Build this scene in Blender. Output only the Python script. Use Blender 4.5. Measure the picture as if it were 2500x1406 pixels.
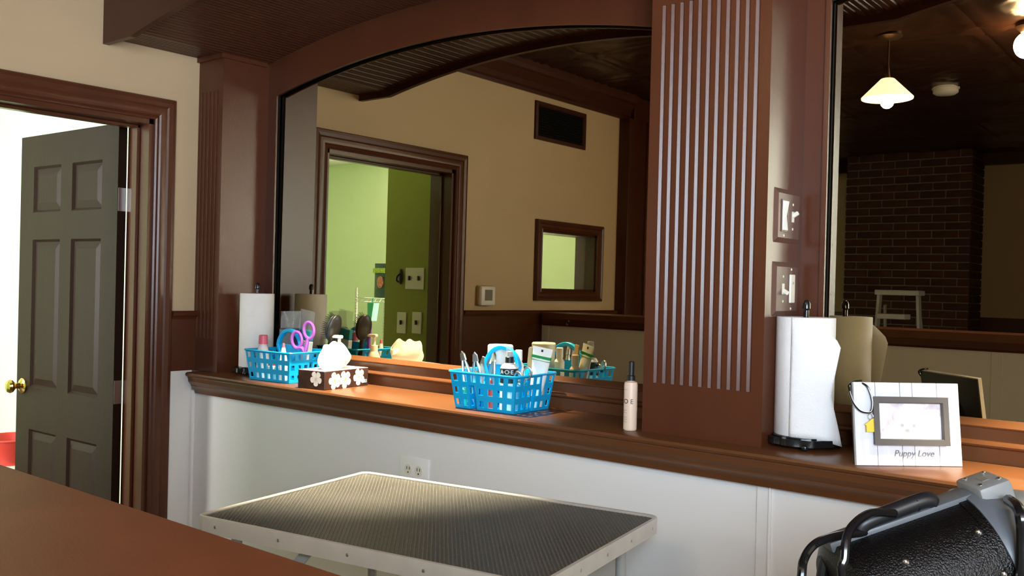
import bpy, bmesh, math, random
from mathutils import Vector, Matrix
random.seed(7)
for o in list(bpy.data.objects): bpy.data.objects.remove(o)
sc = bpy.context.scene
COL = sc.collection
PI = math.pi

# ------------------------------------------------------------------ camera
cam_d = bpy.data.cameras.new('camera'); cam = bpy.data.objects.new('camera', cam_d); COL.objects.link(cam)
cam_d.sensor_width = 36; cam_d.lens = 2300 * 36 / 2500; cam_d.clip_start = .01; cam_d.clip_end = 60
RT = Vector((.77532, .63109, .02451)); UP = Vector((-.02241, -.01129, .99969)); FW = Vector((-.63117, .77563, -.00538))
cam.matrix_world = Matrix(((RT.x, UP.x, -FW.x, 0), (RT.y, UP.y, -FW.y, -2.32), (RT.z, UP.z, -FW.z, 1.45), (0, 0, 0, 1)))
sc.camera = cam
# ------------------------------------------------------------------ world, daylight, exposure
vs = sc.view_settings; vs.view_transform = 'Standard'; vs.look = 'None'; vs.gamma = 1; vs.use_curve_mapping = False; vs.exposure = 0.0
sc.cycles.use_denoising = True
sc.cycles.max_bounces = 10; sc.cycles.glossy_bounces = 6; sc.cycles.diffuse_bounces = 5; sc.cycles.transparent_max_bounces = 10
sc.cycles.sample_clamp_indirect = 6; sc.cycles.caustics_reflective = True
w = bpy.data.worlds.new('world'); sc.world = w; w.use_nodes = True
w.node_tree.nodes['Background'].inputs[0].default_value = (.75, .86, 1, 1); w.node_tree.nodes['Background'].inputs[1].default_value = 1.0
def area(name, loc, rot, sx, sy, power, col):
    l = bpy.data.lights.new(name, 'AREA'); l.shape = 'RECTANGLE'; l.size = sx; l.size_y = sy; l.energy = power; l.color = col
    o = bpy.data.objects.new(name, l); COL.objects.link(o); o.location = loc; o.rotation_euler = rot; return o
XR, YB, ZC = 2.6, -6.5, 2.70          # right wall, back wall, ceiling
XL, ZL = -3.32, 1.077                 # left wall face, ledge top
DAY = (.70, .84, 1)
SFY = -3.60                           # storefront wall right of the far room
area('daylight_left_pane', (1.00, SFY - .06, 1.57), (PI / 2, 0, 0), .92, 2.06, 240, DAY)
area('daylight_right_pane', (2.04, SFY - .06, 1.57), (PI / 2, 0, 0), .92, 2.06, 240, DAY)
area('daylight_green_room_window', (-5.05, -3.36, 1.55), (PI / 2, 0, 0), 1.3, 1.6, 190, (1, .98, .94))

# ------------------------------------------------------------------ materials
def _nt(name):
    m = bpy.data.materials.new(name); m.use_nodes = True
    return m, m.node_tree.nodes, m.node_tree.links, m.node_tree.nodes['Principled BSDF']
def mat(name, col, rough=.5, metal=0, var=.06, vscale=8, bump=0, bscale=200, spec=.5, coat=0, alpha=1, emit=None, estr=0, sub=0, trans=0, stretch=None):
    m, N, L, b = _nt(name)
    c = (*col, 1)
    tc = N.new('ShaderNodeTexCoord'); src = tc.outputs['Object']
    if stretch:
        mp = N.new('ShaderNodeMapping'); mp.inputs['Scale'].default_value = stretch; L.new(src, mp.inputs[0]); src = mp.outputs[0]
    n = N.new('ShaderNodeTexNoise'); n.inputs['Scale'].default_value = vscale; n.inputs['Detail'].default_value = 4; L.new(src, n.inputs['Vector'])
    r = N.new('ShaderNodeValToRGB'); r.color_ramp.elements[0].position = .3; r.color_ramp.elements[1].position = .7
    r.color_ramp.elements[0].color = (*[max(0, x * (1 - var)) for x in col], 1); r.color_ramp.elements[1].color = (*[min(1, x * (1 + var)) for x in col], 1)
    L.new(n.outputs['Fac'], r.inputs[0]); L.new(r.outputs[0], b.inputs['Base Color'])
    b.inputs['Roughness'].default_value = rough; b.inputs['Metallic'].default_value = metal
    b.inputs['Specular IOR Level'].default_value = spec; b.inputs['Coat Weight'].default_value = coat; b.inputs['Coat Roughness'].default_value = .12
    b.inputs['Alpha'].default_value = alpha; b.inputs['Transmission Weight'].default_value = trans
    if emit: b.inputs['Emission Color'].default_value = (*emit, 1); b.inputs['Emission Strength'].default_value = estr
    if bump:
        n2 = N.new('ShaderNodeTexNoise'); n2.inputs['Scale'].default_value = bscale; n2.inputs['Detail'].default_value = 2; L.new(src, n2.inputs['Vector'])
        bp = N.new('ShaderNodeBump'); bp.inputs['Strength'].default_value = bump; bp.inputs['Distance'].default_value = .002
        L.new(n2.outputs['Fac'], bp.inputs['Height']); L.new(bp.outputs[0], b.inputs['Normal'])
    return m
M = {}
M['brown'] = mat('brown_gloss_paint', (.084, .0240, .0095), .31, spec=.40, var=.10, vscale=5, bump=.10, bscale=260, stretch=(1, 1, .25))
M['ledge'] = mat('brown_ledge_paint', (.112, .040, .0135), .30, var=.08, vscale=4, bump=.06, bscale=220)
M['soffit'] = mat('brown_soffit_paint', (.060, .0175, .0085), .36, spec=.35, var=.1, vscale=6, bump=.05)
M['door'] = mat('brown_door_paint', (.019, .0085, .0055), .45, spec=.12, var=.08, bump=.18, bscale=120, stretch=(1, 1, .08))
M['cap'] = mat('brown_laminate', (.135, .038, .0115), .45, var=.10, vscale=14, bump=.05, bscale=500)
M['yellow'] = mat('warm_cream_wall_paint', (.56, .415, .255), .75, var=.03, vscale=2, bump=.08, bscale=300)
M['white'] = mat('white_panel_paint', (.80, .79, .78), .45, var=.015, vscale=2, bump=.03, bscale=180)
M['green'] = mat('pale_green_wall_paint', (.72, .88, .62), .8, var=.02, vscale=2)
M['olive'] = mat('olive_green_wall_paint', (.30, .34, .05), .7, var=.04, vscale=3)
M['offwhite'] = mat('off_white_ceiling', (.8, .82, .78), .85, var=.02)
M['floor'] = mat('brown_floor_tile', (.055, .040, .034), .5, var=.2, vscale=3)
M['tin'] = mat('copper_brown_pressed_tin', (.060, .024, .014), .30, metal=.25, var=.10, vscale=9, bump=.10, bscale=160)
M['brick'] = mat('dark_red_brick', (.085, .027, .020), .85, var=.35, vscale=7, bump=.5, bscale=90)
M['brick2'] = mat('deep_red_brick', (.066, .022, .018), .85, var=.35, vscale=7, bump=.5, bscale=90)
M['mortar'] = mat('grey_mortar', (.22, .18, .16), .95, var=.15, bump=.4, bscale=150)
M['steel'] = mat('brushed_steel', (.62, .62, .62), .3, metal=1, var=.05, vscale=30)
M['alu'] = mat('aluminium_edge', (.74, .70, .63), .40, metal=.5, var=.05, vscale=20)
M['brass'] = mat('polished_brass', (.80, .55, .16), .12, metal=1, var=.05)
M['blackmetal'] = mat('black_enamel', (.008, .008, .009), .18, var=.1, spec=.6)
M['matteblack'] = mat('matte_black', (.006, .005, .005), .8, spec=.1)
M['black'] = mat('black_plastic', (.012, .012, .014), .4, var=.1)
M['hammer'] = mat('black_hammertone', (.0035, .003, .003), .28, var=.2, bump=.7, bscale=420, spec=.35)
M['greyplastic'] = mat('grey_plastic', (.115, .125, .14), .42, var=.05)
M['greylight'] = mat('light_grey_plastic', (.42, .42, .40), .45, var=.04)
M['paper'] = mat('white_paper_towel', (.86, .84, .82), .95, var=.02, vscale=30, bump=.5, bscale=330)
M['tissue'] = mat('white_tissue', (.93, .92, .91), .95, var=.01)
M['blue'] = mat('blue_plastic', (.0, .40, .80), .33, var=.04, spec=.5)
M['whiteplastic'] = mat('white_plastic', (.85, .85, .83), .35, var=.02)
M['ivory'] = mat('ivory_plastic', (.78, .74, .62), .35, var=.02)
M['plate'] = mat('brown_switch_plate', (.115, .055, .042), .45, var=.05)
M['cream'] = mat('cream_plastic', (.80, .60, .46), .4, var=.02)
M['tan'] = mat('tan_plastic', (.48, .34, .16), .45, var=.05)
M['pink'] = mat('pink_plastic', (.75, .13, .19), .4)
M['purple'] = mat('purple_plastic', (.33, .09, .45), .35)
M['clear'] = mat('clear_plastic', (.75, .75, .78), .12, alpha=.20, spec=.6)
M['milky'] = mat('milky_plastic', (.80, .78, .78), .3, alpha=.8)
M['greenink'] = mat('green_ink', (.01, .28, .06), .5)
M['darkink'] = mat('black_ink', (.012, .012, .014), .5)
M['greyink'] = mat('grey_ink', (.42, .40, .40), .7)
M['navy'] = mat('navy_ink', (.03, .03, .09), .3)
M['teal'] = mat('teal_ink', (.03, .32, .38), .35)
M['redp'] = mat('red_plastic', (.62, .05, .04), .4)
M['royal'] = mat('royal_blue_plastic', (.03, .06, .45), .35)
M['greenp'] = mat('green_plastic', (.03, .40, .22), .4)
M['boxbrown'] = mat('brown_printed_card', (.060, .026, .020), .38, var=.5, vscale=14)
M['petal'] = mat('white_petal_print', (.86, .80, .79), .45, var=.06, vscale=60)
M['petalmid'] = mat('yellow_petal_print', (.80, .55, .10), .45)
M['plank'] = mat('whitewashed_plank', (.74, .74, .78), .6, var=.08, vscale=6, stretch=(9, 9, 1))
M['greywood'] = mat('grey_wood', (.090, .082, .080), .5, var=.1)
M['yellowtag'] = mat('yellow_enamel', (.85, .60, .06), .35)
M['rubber'] = mat('black_ribbed_rubber', (.060, .055, .047), .36, var=.3, vscale=5, bump=.5, bscale=420, spec=.7)
M['ribs'] = mat('sheen_rubber_ribs', (.105, .098, .085), .40, var=.35, vscale=90, bump=.9, bscale=500, spec=.6)  # paler than the mat: the ribs' sheen is put into the colour
M['inkmatte'] = mat('matte_grey_ink', (.20, .19, .19), .9, spec=0)
M['lampglass'] = mat('lit_white_glass', (.9, .85, .75), .4, emit=(1, .74, .42), estr=4.5)
M['bulb'] = mat('lit_bulb', (1, 1, 1), .4, emit=(1, .80, .52), estr=30)
M['globe'] = mat('lit_globe', (1, 1, 1), .4, emit=(1, .78, .50), estr=70)
M['bronze'] = mat('bronze', (.10, .055, .03), .35, metal=.6)
M['lcd'] = mat('grey_lcd', (.22, .22, .18), .3)
M['glass'] = mat('window_glass', (.9, .95, 1), .03, alpha=.06)
def mirror_mat():
    m, N, L, b = _nt('silvered_mirror')
    tc = N.new('ShaderNodeTexCoord'); n = N.new('ShaderNodeTexNoise'); n.inputs['Scale'].default_value = 3; n.inputs['Detail'].default_value = 6
    L.new(tc.outputs['Object'], n.inputs['Vector'])
    r = N.new('ShaderNodeValToRGB'); r.color_ramp.elements[0].color = (.49, .415, .275, 1); r.color_ramp.elements[1].color = (.53, .45, .30, 1)
    L.new(n.outputs['Fac'], r.inputs[0]); L.new(r.outputs[0], b.inputs['Base Color'])
    b.inputs['Metallic'].default_value = 1; b.inputs['Roughness'].default_value = .0
    return m
M['mirror'] = mirror_mat()
def photo_mat():
    m, N, L, b = _nt('faded_photo_print')
    tc = N.new('ShaderNodeTexCoord'); n = N.new('ShaderNodeTexNoise'); n.inputs['Scale'].default_value = 28; n.inputs['Detail'].default_value = 7; n.inputs['Distortion'].default_value = .8
    L.new(tc.outputs['Object'], n.inputs['Vector'])
    r = N.new('ShaderNodeValToRGB'); r.color_ramp.elements[0].position = .35; r.color_ramp.elements[1].position = .62
    r.color_ramp.elements[0].color = (.56, .50, .55, 1); r.color_ramp.elements[1].color = (.86, .84, .87, 1)
    L.new(n.outputs['Fac'], r.inputs[0]); L.new(r.outputs[0], b.inputs['Base Color']); b.inputs['Roughness'].default_value = .3
    return m
M['photo'] = photo_mat()
M['dogfur'] = mat('pale_fur_print', (.80, .78, .80), .5, var=.08, vscale=60)
M['dogear'] = mat('mauve_fur_print', (.64, .58, .62), .5, var=.12, vscale=60)

# ------------------------------------------------------------------ mesh helpers
def B(): return bmesh.new()
def obj(name, bm, m, parent=None, smooth=False, loc=None, rot=None, angle=.6):
    me = bpy.data.meshes.new(name); bmesh.ops.recalc_face_normals(bm, faces=bm.faces[:]); bm.to_mesh(me); bm.free()
    me.materials.append(M[m] if isinstance(m, str) else m)
    if smooth:
        for p in me.polygons: p.use_smooth = True
        try: me.set_sharp_from_angle(angle=angle)
        except Exception: pass
    o = bpy.data.objects.new(name, me); COL.objects.link(o)
    if parent: o.parent = parent
    if loc: o.location = loc
    if rot: o.rotation_euler = rot
    return o
def share(o, name, parent, loc, rot=(0, 0, 0), m=None):
    c = bpy.data.objects.new(name, o.data); COL.objects.link(c); c.parent = parent; c.location = loc; c.rotation_euler = rot
    if m: c.material_slots[0].link = 'OBJECT'; c.material_slots[0].material = M[m]
    return c
def thing(name, label, cat, loc=(0, 0, 0), rz=0, group=None):
    o = bpy.data.objects.new(name, None); COL.objects.link(o); o.empty_display_size = .05
    o.location = loc; o.rotation_euler = (0, 0, rz); return tag(o, label, cat, group)
def tag(o, label, cat, group=None):
    o['label'] = label; o['category'] = cat
    if group: o['group'] = group
    return o
def struct(o, label=None):
    o['kind'] = 'structure'
    if label: o['label'] = label
    return o
def empty(name, loc=(0, 0, 0), rz=0):
    o = bpy.data.objects.new(name, None); COL.objects.link(o); o.empty_display_size = .05; o.location = loc; o.rotation_euler = (0, 0, rz); return o
def box(bm, x0, x1, y0, y1, z0, z1, bev=0, seg=1, mx=None):
    v = [bm.verts.new((x, y, z)) for x in (x0, x1) for y in (y0, y1) for z in (z0, z1)]
    fs = [bm.faces.new([v[i] for i in f]) for f in ((0, 1, 3, 2), (4, 6, 7, 5), (0, 4, 5, 1), (2, 3, 7, 6), (0, 2, 6, 4), (1, 5, 7, 3))]
    if bev:
        es = list({e for f in fs for e in f.edges})
        r = bmesh.ops.bevel(bm, geom=es, offset=bev, segments=seg, affect='EDGES', profile=.5)
        v = list({x for f in r['faces'] for x in f.verts} | {x for x in v if x.is_valid})
    if mx is not None: bmesh.ops.transform(bm, matrix=mx, verts=v)
    return v
def prism(bm, poly, axis, a, b):
    """extrude a 2-D polygon along axis: 'x' -> (y,z), 'y' -> (x,z), 'z' -> (x,y)"""
    f = {'x': lambda p, t: (t, p[0], p[1]), 'y': lambda p, t: (p[0], t, p[1]), 'z': lambda p, t: (p[0], p[1], t)}[axis]
    A = [bm.verts.new(f(p, a)) for p in poly]; C = [bm.verts.new(f(p, b)) for p in poly]; n = len(poly)
    bm.faces.new(A); bm.faces.new(C[::-1])
    for i in range(n): bm.faces.new((A[i], A[(i + 1) % n], C[(i + 1) % n], C[i]))
def lathe(bm, prof, n=24, c=(0, 0, 0), mx=None, cap=True):
    rings = []; allv = []
    for r, z in prof:
        if r < 1e-5: rings.append([bm.verts.new((c[0], c[1], c[2] + z))])
        else: rings.append([bm.verts.new((c[0] + r * math.cos(2 * PI * i / n), c[1] + r * math.sin(2 * PI * i / n), c[2] + z)) for i in range(n)])
        allv += rings[-1]
    for a, b in zip(rings, rings[1:]):
        for i in range(n):
            j = (i + 1) % n
            if len(a) == 1 and len(b) == 1: continue
            if len(a) == 1: bm.faces.new((a[0], b[j], b[i]))
            elif len(b) == 1: bm.faces.new((a[i], a[j], b[0]))
            else: bm.faces.new((a[i], a[j], b[j], b[i]))
    if cap:
        if len(rings[0]) > 1: bm.faces.new(rings[0][::-1])
        if len(rings[-1]) > 1: bm.faces.new(rings[-1])
    if mx is not None: bmesh.ops.transform(bm, matrix=mx, verts=allv)
    return allv
def cyl(bm, p, q, r, n=14, r2=None):
    p = Vector(p); q = Vector(q); d = q - p; h = d.length
    mx = Matrix.Translation(p) @ d.to_track_quat('Z', 'Y').to_matrix().to_4x4()
    return lathe(bm, [(r, 0), (r if r2 is None else r2, h)], n, mx=mx)
def tube(bm, pts, r, n=8, closed=False):
    pts = [Vector(p) for p in pts]; k = len(pts); rings = []; up = Vector((0, 0, 1)); prev = None
    for i, p in enumerate(pts):
        t = ((pts[(i + 1) % k] - pts[i - 1]) if closed else (pts[min(i + 1, k - 1)] - pts[max(i - 1, 0)])).normalized()
        if prev is None: a = t.orthogonal().normalized()
        else: a = (prev - t * prev.dot(t)).normalized()
        prev = a; b = t.cross(a); rr = r[i] if isinstance(r, (list, tuple)) else r
        rings.append([bm.verts.new(p + rr * (math.cos(2 * PI * j / n) * a + math.sin(2 * PI * j / n) * b)) for j in range(n)])
    for i in range(k if closed else k - 1):
        A = rings[i]; C = rings[(i + 1) % k]
        off = 0
        if closed and i == k - 1: off = min(range(n), key=lambda s: (A[0].co - C[s].co).length)
        for j in range(n): bm.faces.new((A[j], A[(j + 1) % n], C[(j + 1 + off) % n], C[(j + off) % n]))
    if not closed: bm.faces.new(rings[0][::-1]); bm.faces.new(rings[-1])
def spline(pts, k=8):
    P = [Vector(p) for p in pts]; out = []
    for i in range(len(P) - 1):
        a, b, c, d = P[max(i - 1, 0)], P[i], P[i + 1], P[min(i + 2, len(P) - 1)]
        for s in range(k):
            t = s / k
            out.append(.5 * ((2 * b) + (c - a) * t + (2 * a - 5 * b + 4 * c - d) * t * t + (3 * b - a - 3 * c + d) * t ** 3))
    return out + [P[-1]]
def sweep(bm, path, prof, f, closed=False):
    """sweep profile (w outward-left of path, d along normal) round a 2-D path with mitres; f(u,v,d) -> xyz"""
    k = len(path); R = []
    for i in range(k):
        p = Vector(path[i]); ns = []
        if closed or i > 0: d = (p - Vector(path[i - 1])).normalized(); ns.append(Vector((-d.y, d.x)))
        if closed or i < k - 1: d = (Vector(path[(i + 1) % k]) - p).normalized(); ns.append(Vector((-d.y, d.x)))
        m = ns[0] if len(ns) == 1 else (ns[0] + ns[1]) / (1 + ns[0].dot(ns[1]))
        R.append([bm.verts.new(f(p.x + w_ * m.x, p.y + w_ * m.y, d_)) for w_, d_ in prof])
    n = len(prof)
    for i in range(k if closed else k - 1):
        A = R[i]; C = R[(i + 1) % k]
        for j in range(n): bm.faces.new((A[j], A[(j + 1) % n], C[(j + 1) % n], C[j]))
    if not closed: bm.faces.new(R[0]); bm.faces.new(R[-1][::-1])
def ellipsoid(bm, c, rx, ry, rz, mx=None, u=16, v=10):
    r = bmesh.ops.create_uvsphere(bm, u_segments=u, v_segments=v, radius=1)
    m4 = Matrix.Translation(c) @ (mx if mx is not None else Matrix.Identity(4)) @ Matrix.Diagonal((rx, ry, rz, 1))
    bmesh.ops.transform(bm, matrix=m4, verts=r['verts'])
def text_bm(txt, size, depth=.0003, shear=0):
    cu = bpy.data.curves.new('lettering', 'FONT'); cu.body = txt; cu.size = size; cu.extrude = depth; cu.align_x = 'CENTER'; cu.align_y = 'CENTER'; cu.shear = shear
    ob = bpy.data.objects.new('lettering', cu); COL.objects.link(ob)
    me = bpy.data.meshes.new_from_object(ob.evaluated_get(bpy.context.evaluated_depsgraph_get()))
    bm = B(); bm.from_mesh(me); bpy.data.objects.remove(ob); bpy.data.curves.remove(cu); bpy.data.meshes.remove(me)
    return bm
def wrap(bm, r, ang):       # bend text lying in xy onto a cylinder about z; text centre at angle ang
    for v in bm.verts:
        a = ang + v.co.x / r; rr = r + v.co.z; v.co = Vector((rr * math.cos(a), rr * math.sin(a), v.co.y))
def lattice(bm, q, nu, nv, hole=.52, skip=()):
    """quad panel q=(a,b,c,d) bottom-left, bottom-right, top-right, top-left, with nu x nv square holes left open"""
    a, b, c, d = [Vector(p) for p in q]
    def P(u, v): return (a * (1 - u) + b * u) * (1 - v) + (d * (1 - u) + c * u) * v
    us = [0]; vsx = [0]
    for i in range(nu): us += [(i + .5 - hole / 2) / nu, (i + .5 + hole / 2) / nu]
    for i in range(nv): vsx += [(i + .5 - hole / 2) / nv, (i + .5 + hole / 2) / nv]
    us.append(1); vsx.append(1)
    G = [[bm.verts.new(P(u, v)) for u in us] for v in vsx]
    for j in range(len(vsx) - 1):
        for i in range(len(us) - 1):
            if i % 2 and j % 2 and (i // 2, j // 2) not in skip: continue
            bm.faces.new((G[j][i], G[j][i + 1], G[j + 1][i + 1], G[j + 1][i]))
def quadface(bm, *p): bm.faces.new([bm.verts.new(x) for x in p])
def solid(o, t, off=0): m = o.modifiers.new('thickness', 'SOLIDIFY'); m.thickness = t; m.offset = off; return o
def bev(o, wd, s=2): m = o.modifiers.new('edge', 'BEVEL'); m.width = wd; m.segments = s; m.limit_method = 'ANGLE'; return o

# ================================================================== ROOM SHELL
bm = B(); box(bm, -7.6, XR + .1, YB - .1, .5, -.1, 0); struct(obj('floor', bm, 'floor'))
# ceiling: dark slab carrying pressed tin tiles
ceil = struct(obj('ceiling', (lambda b: (box(b, -5.9, XR + .1, YB - .1, .2, ZC + .012, ZC + .1), b)[1])(B()), 'tin'), 'dark copper brown pressed tin ceiling')
def tin_tile():
    bm = B(); s = .6; n = 20; rng = []
    def h(x, y):
        r = math.hypot(x, y); e = max(abs(x), abs(y)); z = 0
        z += .010 * math.exp(-((r - .17) / .022) ** 2) + .008 * math.exp(-((r - .09) / .015) ** 2) + .010 * math.exp(-(r / .035) ** 2)
        z += .008 * math.exp(-((e - .27) / .012) ** 2)
        rc = math.hypot(abs(x) - .3, abs(y) - .3); z += .010 * math.exp(-((rc - .09) / .018) ** 2)
        if .02 < r < .25: z += .003 * math.cos(8 * math.atan2(y, x)) * math.exp(-((r - .13) / .03) ** 2)
        return -z
    G = [[bm.verts.new((-s / 2 + s * i / n * .998, -s / 2 + s * j / n * .998, h(-s / 2 + s * i / n, -s / 2 + s * j / n))) for i in range(n + 1)] for j in range(n + 1)]
    for j in range(n):
        for i in range(n): bm.faces.new((G[j][i], G[j + 1][i], G[j + 1][i + 1], G[j][i + 1]))
    return bm
t0 = None
for i in range(14):
    for j in range(10):
        p = (-5.6 + .6 * i, -.93 - .6 * j, ZC)
        if p[1] > -3.3 and p[0] < -3.5: continue
        if p[1] < -3.7 and p[0] > -.7: continue
        if t0 is None: t0 = obj('tin_tile', tin_tile(), 'tin', ceil, smooth=True, loc=p)
        else: share(t0, 'tin_tile', ceil, p)
# left wall (cream above, brown wainscot below) with a door and a small window opening
TW = .14
D0, D1, DZ = -1.26, -.415, 2.035
W0, W1, WZ0, WZ1 = -2.575, -2.015, 1.425, 1.775
bm = B()
for y0, y1, z0, z1 in ((-2.81, W0, 0, ZC), (W0, W1, 0, WZ0), (W0, W1, WZ1, ZC), (W1, D0, 0, ZC), (D0, D1, DZ, ZC), (D1, .3, 0, ZC)): box(bm, XL - TW, XL, y0, y1, z0, z1)
wl = struct(obj('wall_left', bm, 'yellow'), 'cream painted side wall with doorway')
bm = B(); box(bm, XL - TW - .006, XL - TW, -2.81, W0, 0, 2.5); box(bm, XL - TW - .006, XL - TW, W0, W1, 0, WZ0); box(bm, XL - TW - .006, XL - TW, W0, W1, WZ1, 2.5); box(bm, XL - TW - .006, XL - TW, W1, D0, 0, 2.5); box(bm, XL - TW - .006, XL - TW, D0, D1, DZ, 2.5); box(bm, XL - TW - .006, XL - TW, D1, .3, 0, 2.5)
obj('rear_face', bm, 'green', wl)
bm = B(); box(bm, XL, XL + .012, -2.81, -1.345, .0, 1.285); box(bm, XL, XL + .012, -.331, -.2, ZL, 1.285); obj('wainscot', bm, 'brown', wl)
bm = B(); box(bm, XL, XL + .010, -.331, -.236, 0, ZL); obj('lower_panel', bm, 'white', wl)
def rail(y0, y1):
    bm = B(); prism(bm, [(XL, 1.278), (XL + .016, 1.278), (XL + .02, 1.287), (XL + .028, 1.293), (XL + .03, 1.303), (XL + .024, 1.31), (XL, 1.31)], 'y', y0, y1); return bm
c1 = struct(obj('trim_1', rail(-2.81, -1.345), 'brown', smooth=True), 'brown chair rail beyond the doorway')
struct(obj('trim_2', rail(-.331, -.2), 'brown', smooth=True), 'short brown chair rail between doorway and pilaster')
# crown moulding along left wall and header beam running on to the back wall
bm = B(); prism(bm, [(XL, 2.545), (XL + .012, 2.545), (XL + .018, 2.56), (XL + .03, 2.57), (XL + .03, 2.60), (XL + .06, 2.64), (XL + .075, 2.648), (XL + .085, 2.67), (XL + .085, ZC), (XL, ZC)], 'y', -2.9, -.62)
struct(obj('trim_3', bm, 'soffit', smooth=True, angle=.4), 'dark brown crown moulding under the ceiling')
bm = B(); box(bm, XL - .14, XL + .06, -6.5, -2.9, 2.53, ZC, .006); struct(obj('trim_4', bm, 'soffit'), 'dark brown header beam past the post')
# corner post
post = struct(empty('trim_5', (XL, -2.93, 0)), 'dark brown square corner post with rounded edge')
bm = B(); box(bm, -.16, .08, -.12, .12, 0, 2.545, .01, 2); obj('post_shaft', bm, 'soffit', post, smooth=True)
bm = B(); cyl(bm, (.085, -.105, 0), (.085, -.105, 2.545), .022, 14); obj('corner_bead', bm, 'brown', post, smooth=True)
# back and right walls
bm = B()
box(bm, -7.6, -.8, YB - .1, YB, 0, ZC)
wb = struct(obj('wall_back', bm, 'yellow'), 'ochre yellow far wall')
bm = B(); box(bm, -5.9, -.9, YB, YB + .015, 0, 1.30); obj('wainscot', bm, 'brown', wb)
bm = B(); box(bm, -5.9, -.9, YB, YB + .07, 2.60, ZC); obj('crown', bm, 'soffit', wb)
bm = B(); box(bm, -5.95, -5.85, YB, -3.38, 0, ZC); struct(obj('wall_far_left', bm, 'yellow'))
bm = B(); box(bm, XR, XR + .08, SFY, .2, 0, ZC); struct(obj('wall_right', bm, 'yellow'))
bm = B(); box(bm, -.9, -.8, YB, SFY, 0, ZC); struct(obj('wall_return', bm, 'yellow'))
bm = B()
for x0, x1, z0, z1 in ((-.9, .54, 0, ZC), (.54, 2.5, 0, .54), (.54, 2.5, 2.60, ZC), (1.46, 1.58, .54, 2.60), (2.5, XR, 0, ZC)): box(bm, x0, x1, SFY - .1, SFY, z0, z1)
struct(obj('wall_front', bm, 'yellow'))
for k, (x0, x1) in enumerate(((.54, 1.46), (1.58, 2.5))):
    wn = struct(empty('window_%d' % (k + 2), ((x0 + x1) / 2, SFY, 1.57))); h = (x1 - x0) / 2
    bm = B(); sweep(bm, [(-h, -1.03), (-h, 1.03), (h, 1.03), (h, -1.03)], [(0, 0), (.05, 0), (.05, .03), (0, .03)], lambda u, v, d: (u, d, v), True); obj('window_frame', bm, 'brown', wn)
    bm = B(); box(bm, -h, h, -.03, -.026, -1.03, 1.03); obj('pane', bm, 'glass', wn)
# mirror wall: lower white panelling, plain brown end, hidden backing
WY = -.235
wm = struct(empty('wall_mirror'), 'white panelled lower wall under the ledge')
for x0, x1 in ((XL, -.938), (-.906, 1.25), (1.282, XR)):
    bm = B(); box(bm, x0, x1, WY, .06, 0, 1.0); obj('white_panel', bm, 'white', wm)
for x0 in (-.938, 1.25):
    bm = B(); box(bm, x0, x0 + .030, WY - .006, .06, 0, 1.0, .0015); box(bm, x0 + .030, x0 + .036, WY - .010, .06, 0, 1.0, .0015); obj('batten', bm, 'white', wm)
bm = B(); box(bm, XL + .012, XL + .030, WY - .008, WY, 0, 1.0, .002); box(bm, XL + .030, XL + .037, WY - .012, WY, 0, 1.0, .002); obj('corner_batten', bm, 'white', wm)
bm = B(); box(bm, XL, XR, .03, .10, 1.0, ZC); obj('backing', bm, 'soffit', wm)
bm = B(); box(bm, 1.295, XR, -.03, .03, ZL, ZC); obj('end_panel', bm, 'brown', wm)

# ---- arched soffit: valance, bead boards, roof box
BAYS = (-2.21, .01); VY = -.598
def arc(x, rise, hw, bays=BAYS):
    for c in bays:
        d = x - c
        if abs(d) < hw: return rise * (1 - (d / hw) ** 2)
    return 0
sof = struct(empty('trim_6'), 'arched brown soffit with bead board vault over the ledge')
xs = [XL]
for c in BAYS: xs += [c - .92 + 1.84 * i / 48 for i in range(49)]
xs += [1.2, XR]
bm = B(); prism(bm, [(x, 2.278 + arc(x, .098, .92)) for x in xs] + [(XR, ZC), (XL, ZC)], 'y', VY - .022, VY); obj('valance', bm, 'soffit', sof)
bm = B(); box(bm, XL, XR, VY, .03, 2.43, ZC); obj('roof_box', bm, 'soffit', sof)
bd = None; PW = .0404
def board():
    bm = B(); h = PW / 2
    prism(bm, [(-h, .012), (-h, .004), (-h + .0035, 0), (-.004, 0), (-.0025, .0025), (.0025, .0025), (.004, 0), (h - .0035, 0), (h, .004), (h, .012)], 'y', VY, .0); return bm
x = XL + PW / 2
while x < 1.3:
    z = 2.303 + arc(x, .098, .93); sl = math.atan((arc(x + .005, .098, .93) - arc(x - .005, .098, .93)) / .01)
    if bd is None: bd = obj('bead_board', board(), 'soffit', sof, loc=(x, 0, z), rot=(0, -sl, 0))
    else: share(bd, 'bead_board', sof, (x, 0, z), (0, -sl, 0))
    x += PW
bm = B(); box(bm, 1.29, XR, VY, .0, 2.303, 2.33); obj('flat_end', bm, 'soffit', sof)

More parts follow.
